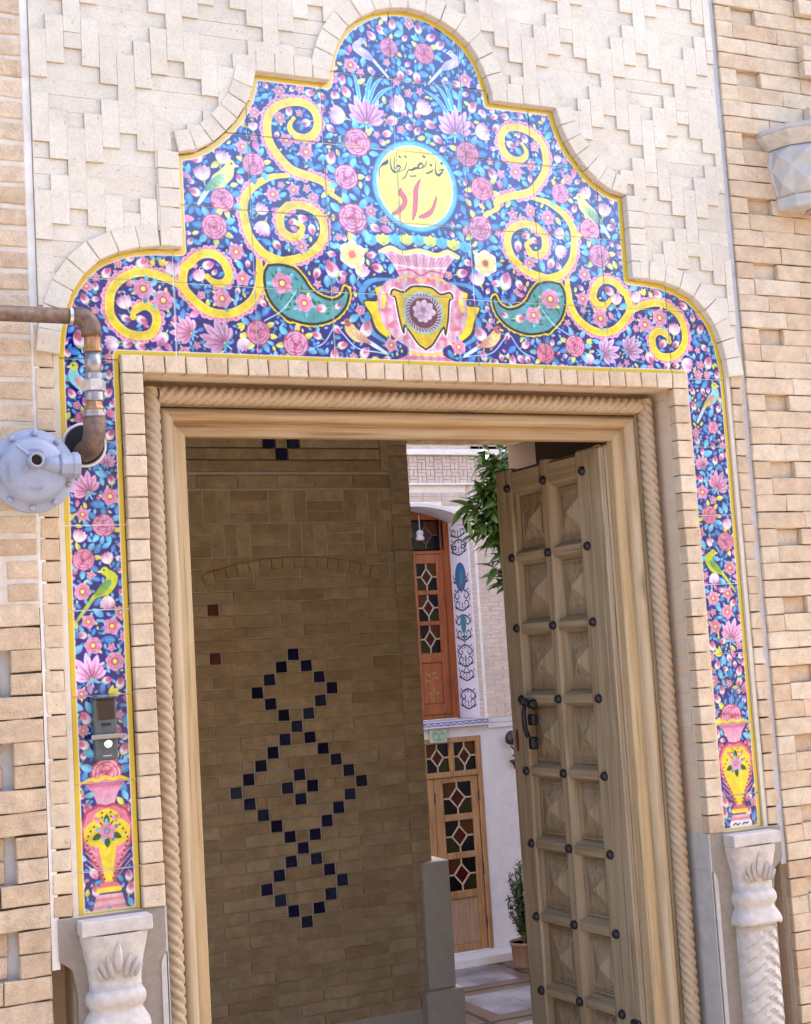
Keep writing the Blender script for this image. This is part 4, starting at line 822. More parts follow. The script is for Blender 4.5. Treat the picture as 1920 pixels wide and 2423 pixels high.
def rope(p0,p1,ax,cap=False):
    R=.0225; L=(Vector(p1)-Vector(p0)).length; ns=int(L/.0032); nt=22; lead=.0252*4; vs=[];fs=[]
    d=(Vector(p1)-Vector(p0)).normalized(); u=Vector((0,-1,0)); w=d.cross(u)
    for i in range(ns+1):
        s=L*i/ns
        for j in range(nt):
            th=math.pi*2*j/nt; q=abs(math.cos(2*(th+2*math.pi*s/lead))); r=R*(.60+.44*q**.45)
            vs.append(tuple(Vector(p0)+d*s+u*(r*math.cos(th))+w*(r*math.sin(th))))
    for i in range(ns):
        for j in range(nt): a=i*nt+j; b=i*nt+(j+1)%nt; fs.append((a,b,b+nt,a+nt))
    me=bpy.data.meshes.new('rope_moulding'); me.from_pydata(vs,[],fs); me.polygons.foreach_set('use_smooth',[True]*len(fs)); me.update()
    bm=bmesh.new(); bm.from_mesh(me); bmesh.ops.recalc_face_normals(bm,faces=bm.faces); bm.to_mesh(me); bm.free()
    obj('rope_moulding',me,M['rope'],FR)
ru=.0965
rope((-(XO+ru),.077,.16),(-(XO+ru),.077,ZO+ru+.018),0); rope((XO+ru,.077,ZO+ru+.018),(XO+ru,.077,.16),0); rope((-(XO+ru)+.018,.077,ZO+ru),(XO+ru-.018,.077,ZO+ru),0)
# ------------------------------------------------------------ open door leaf
TH=math.radians(95); LF=thing('door_leaf','open wooden door leaf with pyramid panels and black iron studs','door',(.681,.150,0),TH)
cs=[.114,.317,.516]; rows=[2.122-.2255*k for k in range(10)]
def dbox(name,x0,x1,y0,y1,z0,z1,mat,b=.006): return MB().box(x0,x1,y0,y1,z0,z1,b).build(name,mat,LF)
dbox('back_board',0,.588,-.012,.012,.03,2.187,M['door_z'],.002)
dbox('stile',.497,.588,.0125,.05,.03,2.187,M['door_z']); dbox('stile',.0,.150,.0125,.05,.03,2.187,M['door_z'])
dbox('stile',.003,.046,.0505,.064,.03,2.186,M['door_z'],.01)
def chamfer_bar(name,x0,x1,z0,z1,vert,mat,c=.016):
    m=MB(); y0,y1=.0125,.049
    if vert: m.add([(x0,y0,z0),(x0+c,y1,z0),(x1-c,y1,z0),(x1,y0,z0),(x0,y0,z1),(x0+c,y1,z1),(x1-c,y1,z1),(x1,y0,z1)],[(0,4,5,1),(1,5,6,2),(2,6,7,3),(0,1,2,3),(4,7,6,5)])
    else: m.add([(x0,y0,z0),(x0,y1,z0+c),(x0,y1,z1-c),(x0,y0,z1),(x1,y0,z0),(x1,y1,z0+c),(x1,y1,z1-c),(x1,y0,z1)],[(0,1,5,4),(1,2,6,5),(2,3,7,6),(0,3,2,1),(4,5,6,7)])
    m.build(name,mat,LF,fix=True)
chamfer_bar('mullion',.290,.344,.03,2.186,True,M['door_z'],.012)
for k,z in enumerate(rows[:-1]):
    zt=z+.028 if k else 2.186
    for a,b in ((.150,.292),(.342,.497)): chamfer_bar('rail',a,b,z-.028,zt,False,M['door_x'])
for k in range(9):
    za,zb=rows[k+1]+.028,rows[k]-.028
    if za<.05: za=.08
    for a,b in ((.150,.290),(.344,.497)):
        m=MB(); m.box(a,b,.0127,.017,za,zb)
        for e in range(3):
            for s,zc in ((1,za),(-1,zb)): m.box(a+.006,b-.006,.017,.0235-.0018*e,*sorted((zc+s*(.006+e*.0062),zc+s*(.0098+e*.0062))))
        x0,x1,z0,z1=a+.012,b-.012,za+.027,zb-.027; cx,cz=(x0+x1)/2,(z0+z1)/2
        m.add([(x0,.0172,z0),(x1,.0172,z0),(x1,.0172,z1),(x0,.0172,z1),(cx,.043,cz)],[(0,1,4),(1,2,4),(2,3,4),(3,0,4)])
        m.build('panel',M['door_z'],LF,fix=True)
stud=MB().lathe((0,0,0),[(.0138,0),(.0138,.003),(.012,.009),(.008,.0135),(.0035,.0155),(.0003,.016)],14,'y').mesh('stud',True)
for z in rows:
    for c in cs:
        if z<.08: continue
        o=obj('stud',stud,M['iron'],LF); o.location=(c,.0492,z)
kn=MB(); kn.lathe((.452,.05,1.430),[(.017,0),(.017,.006),(.012,.011),(.012,.02)],14,'y'); kn.tube([(.452,.085,1.435),(.452,.092,1.40),(.449,.092,1.36),(.447,.084,1.33)],[.006,.0075,.0075,.008],10)
kn.box(.435,.463,.05,.072,1.365,1.400,.003); kn.box(.436,.460,.0505,.078,1.290,1.330,.005); kn.tube([(.452,.065,1.435),(.452,.09,1.45),(.452,.097,1.43)],.008,8)
kn.build('knocker',M['iron'],LF,True,fix=True)
MB().prism([(.557+.008*math.cos(a),1.315+.036*math.sin(a)) for a in [k*math.pi/8 for k in range(16)]],.0502,.0525).build('keyhole_plate',simple('rusty_plate',(.10,.03,.02),.6),LF,fix=True)
MB().box(.012,.052,.0505,.075,.46,.545,.004).build('bolt_box',M['iron'],LF)
# ------------------------------------------------------------ carved stone half columns
def superpt(t,hw,dp,n=3.):
    c,s=math.cos(t),math.sin(t); return (hw*math.copysign(abs(c)**(2/n),c),-dp*abs(s)**(2/n))
M['comb']=None
def comb_mat():
    m=noise_mat('combed_stone',(.46,.37,.29),(.56,.47,.40),60,.9,.3,.002); t=m.node_tree; b=t.nodes['Principled BSDF']; L=t.links.new
    g=N(t,'ShaderNodeNewGeometry'); mp=N(t,'ShaderNodeMapping'); mp.inputs['Scale'].default_value=(8,8,60); L(g.outputs['Position'],mp.inputs[0])
    w=N(t,'ShaderNodeTexWave',wave_type='BANDS',bands_direction='Z'); w.inputs['Scale'].default_value=2.6; w.inputs['Distortion'].default_value=1.5; w.inputs['Detail'].default_value=3; L(mp.outputs[0],w.inputs['Vector'])
    bp=N(t,'ShaderNodeBump'); bp.inputs['Strength'].default_value=.9; bp.inputs['Distance'].default_value=.004; L(w.outputs['Fac'],bp.inputs['Height']); L(bp.outputs[0],b.inputs['Normal']); return m
M['comb']=comb_mat()
for s_,lab in ((-1,'carved stone half column under the tile strip with the doorbell'),(1,'carved stone half column right of the door with herringbone shaft')):
    cp=thing('stone_half_column',lab,'column',(s_*.899,0,0),group='stone half columns carrying the tile strips')
    c=s_*.899
    pr=[(1.0,1.060),(1.021,1.060),(1.021,.968),(.992,.945),(.982,.89),(.980,.30),(.7765,.30),(.7765,1.060)]
    MB().prism([((x*s_)-c,z) for x,z in pr],-.0135,.0195).build('back_panel',M['comb'],cp,fix=True)
    MB().prism([((x*s_)-c,z) for x,z in [(.7770,.30),(.790,.30),(.790,.93),(.784,.95),(.7770,.956)]],-.0165,.11).build('reveal_slab',M['stone_g'],cp,fix=True)
    MB().box(*sorted((.7715*s_-c,.776*s_-c)),-.0131,.1315,.957,1.0605).build('reveal_block',M['stone_g'],cp)
    MB().box(*sorted((.7712*s_-c,.7735*s_-c)),-.0131,.1315,.30,.9565).build('reveal_block',M['stone_g'],cp)
    MB().box(-.081,.081,-.066,-.0137,1.0215,1.0545,.0025).build('abacus',M['stone'],cp)
    lv=[(1.021,.076,.057),(1.005,.0745,.0555),(.98,.069,.050),(.95,.063,.046),(.92,.059,.0435),(.904,.0575,.043),(.9035,.0595,.045),(.896,.060,.0455),(.8955,.0625,.048),(.890,.067,.052),(.883,.0705,.057),(.874,.0715,.058),(.865,.070,.056),(.858,.065,.051),(.853,.062,.049),(.848,.063,.050),(.838,.070,.056),(.826,.077,.063),(.815,.080,.067)]
    vs=[];fs=[];nn=24
    for z,hw,dp in lv:
        for j in range(nn+1): x,y=superpt(math.pi*j/nn,hw*(1 if z>.90 else .95),dp*(1 if z>.90 else .92),3.4); vs.append((x,y-.0135,z))
    for i in range(len(lv)-1):
        for j in range(nn): a=i*(nn+1)+j; fs.append((a,a+1,a+nn+2,a+nn+1))
    base=len(vs)
    for j in range(nn+1):
        x,y=superpt(math.pi*j/nn,.0765,.062,3.4); vs.append((x,y-.0135,.802+.007*abs(math.sin(j*math.pi/4+.3))))
    for j in range(nn): a=(len(lv)-1)*(nn+1)+j; fs.append((a,a+1,base+j+1,base+j))
    b2=len(vs)
    for j in range(nn+1): x,y=superpt(math.pi*j/nn,.058,.042,3.4); vs.append((x,y-.0135,.815))
    for j in range(nn): fs.append((base+j,base+j+1,b2+j+1,b2+j))
    m=MB().add(vs,fs); m.build('capital',M['stone'],cp,True,fix=True)
    # palmette in low relief
    m=MB()
    for a,L,w,x0 in ((90,.072,.020,0),(104,.056,.012,-.013),(76,.056,.012,.013),(112,.048,.011,-.026),(68,.048,.011,.026),(122,.034,.010,-.036),(58,.034,.010,.036)):
        ar=math.radians(a); ca,sa=math.cos(ar),math.sin(ar); ks=9; r0=[]
        z0=.932 if a==90 else .922
        for k in range(ks+1):
            u=k/ks; hw=w*math.sin(math.pi*min(1,u**.8))**.7*.5+.0004; px,pz=x0+ca*L*u,z0+sa*L*u
            yb=-.0135-.0475-.014*max(0,(pz-.93)/.09)**1.1
            r0.append([(px-sa*hw,yb+.002,pz+ca*hw),(px,yb-.009*math.sin(math.pi*min(1,.15+u*.8)),pz),(px+sa*hw,yb+.002,pz-ca*hw)])
        for k in range(ks): m.add(r0[k]+r0[k+1],[(0,1,4,3),(1,2,5,4)])
    m.build('leaf_carving',M['stone'],cp,True,fix=True)
    # shaft with herringbone ridges
    vs=[];fs=[]; zs=[.805-.006*k for k in range(86)]; na=26
    for z in zs:
        for j in range(na+1):
            t=math.pi*j/na; x,y=superpt(t,.061,.046,3.2); f=(z+abs(x-.004)*.85)/.036; q=f-math.floor(f); am=.0085*(1-q)**.8
            vs.append((x,y-.0110-am*abs(math.sin(t))**.5,z))
    for i in range(len(zs)-1):
        for j in range(na): a=i*(na+1)+j; fs.append((a,a+1,a+na+2,a+na+1))
    MB().add(vs,fs).build('shaft',M['stone'],cp,False,fix=True)
    MB().box(-.09,.09,-.075,-.0137,.20,.289,.004).build('plinth',M['stone'],cp)
# ------------------------------------------------------------ octagonal corbel
cb=thing('stone_corbel','faceted pale stone corbel lantern bracket high on the right wall','corbel')
hexp=lambda k,dy=0:[(1.333+(x-1.333)*k,(y)*k) for x,y in ((1.172,.03),(1.172,-.03),(1.200,-.105),(1.272,-.160),(1.395,-.160),(1.467,-.105),(1.494,-.03),(1.494,.03))]
def shift(P,y=.0): return [(a,min(b,.018)) for a,b in P]
_t,_b=shift(hexp(1.04)),shift(hexp(.84)); _n=len(_t)
MB().add([(x,y,3.108) for x,y in _t]+[(x,y,3.100) for x,y in _t]+[(x,y,3.066) for x,y in _b],[(i,i+1,i+1+_n*q-_n*(q-1),i+_n*q-_n*(q-1)) if False else (i+_n*(q-1),i+1+_n*(q-1),i+1+_n*q,i+_n*q) for q in(1,2) for i in range(_n-1)]+[tuple(range(_n))]).build('cap_slab',M['stone'],cb,fix=True)
MB().zprism(shift(hexp(1.06)),3.108,3.122).build('cap_fillet',M['stone_g'],cb)
top=shift(hexp(.80)); mid=shift(hexp(.86)); low=shift(hexp(.70)); m=MB(); n=len(top)
L=[[(x,y,3.068) for x,y in top],[(x,y,3.00) for x,y in mid],[(x,y,2.915) for x,y in low]]
for i in range(n-1):
    for a,b in ((0,1),(1,2)):
        p=[L[a][i],L[a][i+1],L[b][i+1],L[b][i]]; c=Vector([sum(q[t] for q in p)/4 for t in range(3)]); nrm=(Vector(p[1])-Vector(p[0])).cross(Vector(p[3])-Vector(p[0])).normalized()
        if nrm.dot(c-Vector((1.333,.1,c.z)))<0: nrm=-nrm
        c=c+nrm*.020; m.add(p+[tuple(c)],[(0,1,4),(1,2,4),(2,3,4),(3,0,4)])
m.build('faceted_body',M['stone_g'],cb,fix=True)
MB().zprism(shift(hexp(.76)),2.880,2.9155).build('base_block',M['stone_g'],cb)
MB().lathe((1.333,-.055,2.876),[(.035,0),(.035,.0035)],18).build('lamp_socket',simple('grey_socket',(.25,.23,.22),.6),cb)
# ------------------------------------------------------------ gas pipe, regulator
rust=noise_mat('rusty_pipe',(.075,.045,.035),(.13,.088,.068),60,.6,.4,.001,metal=.3,c3=(.20,.125,.085)); steel=noise_mat('worn_steel',(.20,.18,.19),(.34,.32,.33),50,.4,.3,.001,metal=.7); gal=noise_mat('galvanised',(.42,.40,.40),(.60,.58,.56),60,.35,.3,.001,metal=.7); brass=noise_mat('brown_fitting',(.20,.09,.035),(.36,.20,.09),50,.45,.3,.001,metal=.5)
gpipe=thing('gas_pipe','rusty brown gas pipe bending down and into a hole in the tiles','pipe')
PY=-.095
MB().tube([(-1.9,PY,2.433),(-.958,PY,2.433)],.0185,16).build('pipe',rust,gpipe,True)
MB().tube([(-.963,PY,2.433),(-.955,PY,2.433)],.0205,16).build('collar',gal,gpipe)
el=[(-.955,PY,2.433)]+[(-.945+.032*math.sin(a),PY,2.401+.032*math.cos(a)) for a in [k*math.pi/16 for k in range(9)]]+[(-.913,PY,2.388)]
MB().tube(el,[.0225]*2+[.0235]*7+[.0235,.0235],16).build('elbow',rust,gpipe,True)
X=-.911
MB().lathe((X,PY,2.349),[(.020,0),(.0215,.002),(.0215,.008),(.0195,.010),(.0195,.034),(.0175,.036),(.0175,.044)],18).build('coupling',brass,gpipe)
MB().lathe((X,PY,2.30),[(.0185,0),(.0185,.049)],18).build('pipe',steel,gpipe,True)
MB().lathe((X,PY,2.284),[(.0195,0),(.0205,.002),(.0205,.014),(.019,.0155)],18).build('collar',steel,gpipe)
MB().lathe((X,PY,2.256),[(.0235,0),(.027,.002),(.027,.025),(.0235,.028)],6).build('union_nut',gal,gpipe)
MB().lathe((X-.001,PY,2.233),[(.020,0),(.0215,.002),(.0215,.018),(.020,.022)],18).build('collar',steel,gpipe)
MB().lathe((X-.002,PY,2.212),[(.0225,0),(.024,.004),(.021,.010),(.0195,.020)],8).build('coupling',brass,gpipe)
MB().lathe((X-.003,PY,2.196),[(.026,0),(.027,.002),(.027,.008),(.024,.010),(.024,.015)],18).build('collar',steel,gpipe)
el=[(X-.003,PY,2.198),(X-.003,PY,2.172)]+[(X-.003-.004*math.sin(a),PY+.036*(1-math.cos(a)),2.165-.036*math.sin(a)) for a in [k*math.pi/16 for k in range(1,9)]]+[(X-.010,.002,2.129)]
MB().tube(el,[.0255]*len(el),18).build('elbow',rust,gpipe,True)
grey=noise_mat('regulator_paint',(.20,.215,.29),(.26,.28,.36),25,.5,.25,.001,spec=.35)
rg=thing('gas_regulator','round grey cast gas regulator in front of the left wall','gas regulator',(-1.058,-.12,2.070))
MB().lathe((0,.055,0),[(.02,.03),(.055,.02),(.075,.0),(.094,-.018),(.0955,-.022),(.0955,-.036),(.094,-.038),(.078,-.0385),(.076,-.044),(.070,-.055),(.060,-.061),(.030,-.064),(.0,-.0645)],48,'y',cap=False).build('body',grey,rg,True,fix=True)
for k in range(10):
    a=k*math.pi/5+.25; MB().lathe((.086*math.cos(a),.0165,.086*math.sin(a)),[(.0068,0),(.0068,-.005),(.0035,-.0075)],6,'y').build('bolt',grey,rg,fix=True)
bt=MB(); bt.lathe((.0,-.005,.018),[(.019,0),(.018,-.018),(.0165,-.028),(.0125,-.028),(.0125,-.010)],20,'y',cap=False); bt.build('vent_neck',grey,rg,True,fix=True)
MB().lathe((.0,-.022,.018),[(.0122,0),(.0122,.004)],16,'y').build('vent_hole',simple('dark_hole',(.03,.02,.015),.9),rg,fix=True)
MB().tube([(.01,.0,.012),(.04,.002,.010),(.058,.002,.010)],[.015,.021,.023],14).build('outlet_arm',grey,rg,True,fix=True)
MB().lathe((.056,.002,.010),[(.026,0),(.029,.003),(.029,.028),(.031,.029),(.031,.042),(.028,.044)],8,'x').build('outlet_nut',grey,rg,fix=True)
rb=MB()
for a in (2.3,3.8): rb.tube([(.020*math.cos(a),-.010,.018+.020*math.sin(a)),(.060*math.cos(a),-.006,.01+.060*math.sin(a))],[.004,.002],6)
for k in range(9):
    for r,a0 in ((.044,1.15),(.044,4.35),(.062,2.9)):
        a=a0+k*.085; rb.box(r*math.cos(a)-.0012,r*math.cos(a)+.0012,-.0085,-.005,r*math.sin(a)-.002-.001*(k%3),r*math.sin(a)+.002+.001*(k%2))
rb.build('cast_rib',grey,rg)
MB().tube([(0,.08,0),(0,.131,0)],.022,14).build('wall_stub',rust,rg)
# ------------------------------------------------------------ doorbell
ic=thing('door_intercom','narrow dark grey video doorbell with a steel band on the left tile strip','intercom',(-.899,0,1.478))
dk=noise_mat('dark_grey_plastic',(.055,.062,.066),(.085,.092,.096),40,.35,.1,.001)
MB().box(-.0255,.0255,-.030,.0045,-.071,.071,.003).build('casing',dk,ic)
MB().box(-.020,.020,-.0325,-.0302,.022,.066,.001).build('camera_window',simple('smoked_glass',(.02,.008,.006),.08,spec=.8),ic)
MB().box(-.011,.011,-.0315,-.0302,.008,.014).build('speaker_slot',simple('black_slot',(.01,.01,.01),.8),ic)
MB().lathe((.002,-.0300,-.034),[(.0105,0),(.0105,-.004),(.008,-.0065),(.0,-.0070)],20,'y').build('call_button',simple('chrome_button',(.75,.74,.73),.2,.9),ic,True,fix=True)
MB().box(-.036,.037,-.0375,-.0308,-.022,-.0115,.001).build('steel_band',simple('brushed_steel',(.30,.27,.25),.4,.7),ic)
MB().box(-.028,.028,-.040,.0045,.0712,.0745).build('rain_hood',dk,ic)
MB().box(-.010,.010,-.0308,-.0302,-.062,-.0595).build('name_mark',simple('grey_print',(.35,.35,.36),.6),ic)
# ------------------------------------------------------------ vestibule
VY=2.1
vw=thing('vestibule_wall','shaded ochre brick wall inside the gateway with cobalt diamond inlay','brick wall',(.35,VY,0))
MB().box(-3.0-.35,.914-.35,.006,.25,-.15,3.0).build('wall_core',M['mortar_vest'],vw)
SP=.0481; Z1=1.640; SXP=.0535; XC=.351
sq=[(0,0),(1,1),(2,2),(3,3),(2,4),(1,5),(0,6),(1,7),(2,8),(3,9),(4,10),(5,11),(4,12),(3,13),(2,14),(1,15),(0,16),(0,10),(1,11),(0,12),(1,17),(2,18),(3,19),(2,20),(1,21),(0,22)]
S=set()
for i,k in sq: S.add((i,k)); S.add((-i,k))
def vb(a,b,z0,z1,mat,name='brick',y=0,gap=.004): brick(vw,a,b,z0,z1,VY+y,.03,mat,gap=gap,jy=.0014,name=name,tilt=.006)
XLV,XRV=-.19,.822
for k in range(-6,31):
    zc=Z1-SP*k; z0,z1=zc-SP/2,zc+SP/2
    iv=[];cur=XLV
    cols_=sorted(i for i,kk in S if kk==k)
    if k in(-4,0): vb(.0-.0,.049,z0,z1,M['redbrick']); iv.append((XLV,-.002)); cur=.051
    for i in cols_:
        x=XC+i*SXP; vb(x-.0245,x+.0245,z0,z1,M['inlay'],'inlay',-.001); iv.append((cur,x-.0265)); cur=x+.0265
    iv.append((cur,XRV))
    for a,b in iv:
        if b-a<.01: continue
        first=-.19+((k%2)*.1)+.0; x=a
        cuts=[c for c in [first+.197*q for q in range(7)] if a+.035<c<b-.035]
        for c in cuts+[b]: vb(x,c,z0,z1,M['brick_vest']); x=c
    vb(XRV,.914,z0,z1,M['brick_vest'])
for k in range(31,33): pass
ztop=Z1+SP*6.5
# blind arch and panels over it
AC=.371; Ra=1.18; az=1.990-Ra
nv=16
for q in range(nv):
    a0=math.radians(90+18.6-37.2*q/nv); a1=math.radians(90+18.6-37.2*(q+1)/nv)
    P_=lambda r,a:(AC-.35+r*math.cos(a),az+r*math.sin(a))
    quad_brick(vw,[P_(Ra,a0),P_(Ra,a1),P_(Ra+.046,a1),P_(Ra+.046,a0)],-.008,.02,M['brick_vest'])
for q in range(2):
    for c in range(6):
        a_,b_=max(-.2,-.2+c*.2-q*.1),min(c*.2-q*.1,.822)
        if b_-a_>.02: vb(a_,b_,1.9535+q*.0433,1.9968+q*.0433,M['brick_vest'])
bz0=2.040
for r in range(2):
    for c in range(8):
        x=-.30+c*.165+r*.083; z0=bz0+r*.136
        if (c+r)%2:
            for e in range(3):
                a_,b_=max(x,-.2),min(x+.165,.822)
                if b_-a_>.02: vb(a_,b_,z0+e*.0453,z0+(e+1)*.0453,M['brick_vest'])
        else:
            for e in range(3):
                a_,b_=max(x+e*.055,-.2),min(x+(e+1)*.055,.822)
                if b_-a_>.015: vb(a_,b_,z0,z0+.136,M['brick_vest'])
for k in range(14): vb(XRV,.914,ztop+k*.05,ztop+(k+1)*.05,M['brick_vest'],y=-.004*(k%2))
for c in range(6): vb(XLV+c*.1687,XLV+(c+1)*.1687,2.318,2.374,M['brick_vest'],y=-.002)
MB().box(-.56,.822-.35,.003,.0058,1.955,2.317).build('mortar_panel',M['mortar_vest'],vw)
fz=2.385
for k in range(5):
    z0=fz+k*.049
    cur=-.2
    for x in {1:[.342],2:[.289,.395]}.get(k,[]):
        vb(x-.0245,x+.0245,z0,z0+.049,M['inlay'],'inlay',-.014)
        if x-.0265-cur>.02: vb(cur,x-.0265,z0,z0+.049,M['brick_vest'],y=-.013)
        cur=x+.0265
    vb(cur,.78,z0,z0+.049,M['brick_vest'],y=-.013)
vb(.78,.822,fz,fz+.2,M['brick_vest'],y=-.013)
print('vest',len(vw.children))
vs_=thing('vestibule_shell','shaded side walls and flat ceiling of the vestibule behind the gateway','room shell')
w=MB(); w.box(-3.05,-1.4,.30,2.36,0,3.0); w.box(2.4,2.7,.30,2.36,0,3.0); w.build('side_wall',M['btv'],vs_)
MB().box(-3.05,2.7,.301,2.36,3.0,3.25).build('ceiling',M['btv'],vs_)
MB().box(.915,1.545,2.101,2.35,2.56,3.0).build('lintel_wall',M['btv'],vs_)
pr_=thing('brick_pier','shaded brick pier right of the courtyard opening, behind the door top','pier')
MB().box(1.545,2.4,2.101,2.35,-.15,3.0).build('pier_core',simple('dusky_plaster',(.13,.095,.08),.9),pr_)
lt=thing('brick_lintel','row of small bricks hanging over the courtyard opening','brick trim')
for k in range(12): brick(lt,.92+k*.052,.92+(k+1)*.052,2.535,2.585,2.095,.2,M['brick_vest'])
sp=thing('stone_pillar','smooth grey stone slab pillar ending the vestibule wall','pillar',(.915,2.1,0))
MB().box(-.062,.060,-.03,.26,.245,.757,.004).build('shaft',M['pillar'],sp); MB().box(-.085,.085,-.05,.28,-.15,.244,.004).build('base',M['pillar'],sp)
for k in range(7):
    o=MB().box(.915,1.545,2.361+.28*k,2.361+.28*(k+1)-.002,-1.3,-.15-.165*(k+1)).build('stair_step',M['stone_g']); tag(o,kind='structure')
# ------------------------------------------------------------ courtyard floor
FZ=-1.287
mar=noise_mat('white_marble',(.075,.06,.055),(.16,.15,.16),2.6,.45,.05,.001,detail=8,c3=(.24,.23,.25),lo=.25,hi=.65); mb=noise_mat('brown_marble',(.085,.055,.04),(.15,.105,.08),3,.4,.05,.001); mk=simple('dark_marble_strip',(.03,.028,.03),.35)
fl=MB().box(2.2,8.5,3.9,8.99,FZ-.05,FZ-.004).build('courtyard_floor',mk); tag(fl,kind='structure')
for i in range(-1,5):
    for j in range(-1,4):
        x0=3.60+1.06*i; y1=8.95-1.02*j; xa,xb=x0+.025,x0+1.035; ya,yb=y1-.995,y1-.025
        if ya<3.95 or xb>8.5 or xa<2.2: continue
        a=MB().box(xa,xb,ya,yb,FZ-.04,FZ).build('slab',mb,fl); 
        w=MB(); w.box(xa+.13,(xa+xb)/2-.002,ya+.13,yb-.13,FZ-.02,FZ+.004); w.box((xa+xb)/2+.002,xb-.13,ya+.13,yb-.13,FZ-.02,FZ+.004); w.build('slab',mar,fl)
# ------------------------------------------------------------ courtyard house
ch=thing('courtyard_house','pale brick courtyard house front with arched plaster niche over a stone basement storey','house',(4.4,9.0,FZ))
bx_=lambda name,x0,x1,y0,y1,z0,z1,mat,b=0: MB().box(x0-4.4,x1-4.4,y0-9,y1-9,z0-FZ,z1-FZ,b).build(name,mat,ch)
wst=noise_mat('white_stone',(.40,.385,.41),(.48,.465,.50),9,.6,.15,.002); pls=noise_mat('white_plaster',(.46,.44,.50),(.54,.52,.58),12,.7,.1,.001)
pbr=brick_mat('pink_courtyard_brick',[(.46,.37,.33),(.50,.41,.37),(.42,.33,.29)],bump=.1,scale=12)
core=noise_mat('white_pointing',(.60,.575,.55),(.68,.66,.64),20,.9,.1)
# main wall masses around the niche (x 3.65..4.75, z .97..arch) and basement door (3.75..4.755)
bx_('wall_core',4.7705,9,9.004,9.5,.97,8.6,core); bx_('wall_core',1,3.63,9.004,9.5,.97,8.6,core); bx_('wall_core',3.63,4.7705,9.004,9.5,3.09,8.6,core)
bx_('basement_wall',4.757,9,9.003,9.5,FZ,.969,wst); bx_('basement_wall',1,3.70,9.003,9.5,FZ,.969,wst); bx_('basement_wall',3.70,4.757,9.003,9.5,.812,.969,wst)
for q in (0,1): bx_('stone_course',4.842,9,8.985,9.0028,.872+q*.05,.918+q*.05,wst,.002)
# brick courses, joined
b=MB(); k=0
def crow(x0,x1,z0,z1,off):
    x=x0-off
    while x<x1:
        a,c=max(x,x0)+.003,min(x+.2,x1)-.003
        if c-a>.02: b.box(a-4.4,c-4.4,-.004,.0035,z0+.004-FZ,z1-.004-FZ)
        x+=.2
for k in range(62):
    z0=.972+k*.0447
    if z0>3.66: break
    crow(4.852,8.2,z0,z0+.0447,(k%2)*.1)
    b.box(4.772-4.4,4.82-4.4,-.006,.0035,z0+.003-FZ,z0+.042-FZ)
CXA,RA=4.2,1.27
def archz(x): return 3.045-(RA-math.sqrt(max(0,RA*RA-(x-CXA)**2)))
for k in range(5):
    z0=3.05+k*.0447-.09
    x=3.3
    while x<4.77:
        a,c=x+.003,min(x+.2,4.77)-.003
        if z0>archz(min(max(CXA,a),c))+.035 and z0+.04<3.25: b.box(a-4.4,c-4.4,-.004,.0035,z0+.004-FZ,z0+.041-FZ)
        x+=.2
for r in range(4):       # chevron panel of the frieze
    for c in range(60):
        x=3.0+c*.09
        if (c+r)%2: b.box(x-4.4,x+.084-4.4,-.016,.0035,3.275+r*.066-FZ,3.304+r*.066-FZ); b.box(x-4.4,x+.084-4.4,-.016,.0035,3.308+r*.066-FZ,3.337+r*.066-FZ)
        else:
            for e in(0,1): b.box(x+e*.045-4.4,x+.040+e*.045-4.4,-.014,.0035,3.275+r*.066-FZ,3.337+r*.066-FZ)
for k in range(40): crow(3.0,8.2,3.60+k*.0447,3.6447+k*.0447,(k%2)*.1)
o=b.build('courtyard_brick',pbr,ch); o['kind']='stuff'
bx_('string_course',1,9,8.955,9.003,3.250,3.270,core,.003); bx_('string_course',1,9,8.94,9.003,3.545,3.60,core,.004)
# plaster niche
ar=[(4.7495,.972)]+[(4.7495-(4.7495-3.65)*k/20,archz(4.7495-(4.7495-3.65)*k/20)) for k in range(21)]+[(3.65,.972)]
om=[(4.7702,.972)]+[(4.7702-(4.7702-3.63)*k/20,archz(4.7702-(4.7702-3.63)*k/20)+.03) for k in range(21)]+[(3.63,.972)]
def nm(P): return [(x-4.4,z-FZ) for x,z in P]
m=MB(); a_,c_=nm(ar),nm(om); n=len(a_)
for i in range(n-1):
    m.add([(a_[i][0],-.012,a_[i][1]),(a_[i+1][0],-.012,a_[i+1][1]),(c_[i+1][0],-.012,c_[i+1][1]),(c_[i][0],-.012,c_[i][1])],[(0,1,2,3)])
    m.add([(c_[i][0],-.012,c_[i][1]),(c_[i+1][0],-.012,c_[i+1][1]),(c_[i+1][0],.01,c_[i+1][1]),(c_[i][0],.01,c_[i][1])],[(0,1,2,3)])
    m.add([(a_[i][0],-.012,a_[i][1]),(a_[i+1][0],-.012,a_[i+1][1]),(a_[i+1][0],.42,a_[i+1][1]),(a_[i][0],.42,a_[i][1])],[(0,1,2,3)])
m.build('niche_lining',pls,ch,fix=False)
# spandrel between arch and core
m=MB()
for i in range(1,n-2):
    P=[om[i],om[i+1]]; m.add([(P[0][0]-4.4,.003,P[0][1]-FZ),(P[1][0]-4.4,.003,P[1][1]-FZ),(P[1][0]-4.4,.003,3.095-FZ),(P[0][0]-4.4,.003,3.095-FZ)],[(0,1,2,3)])
m.build('spandrel',core,ch)
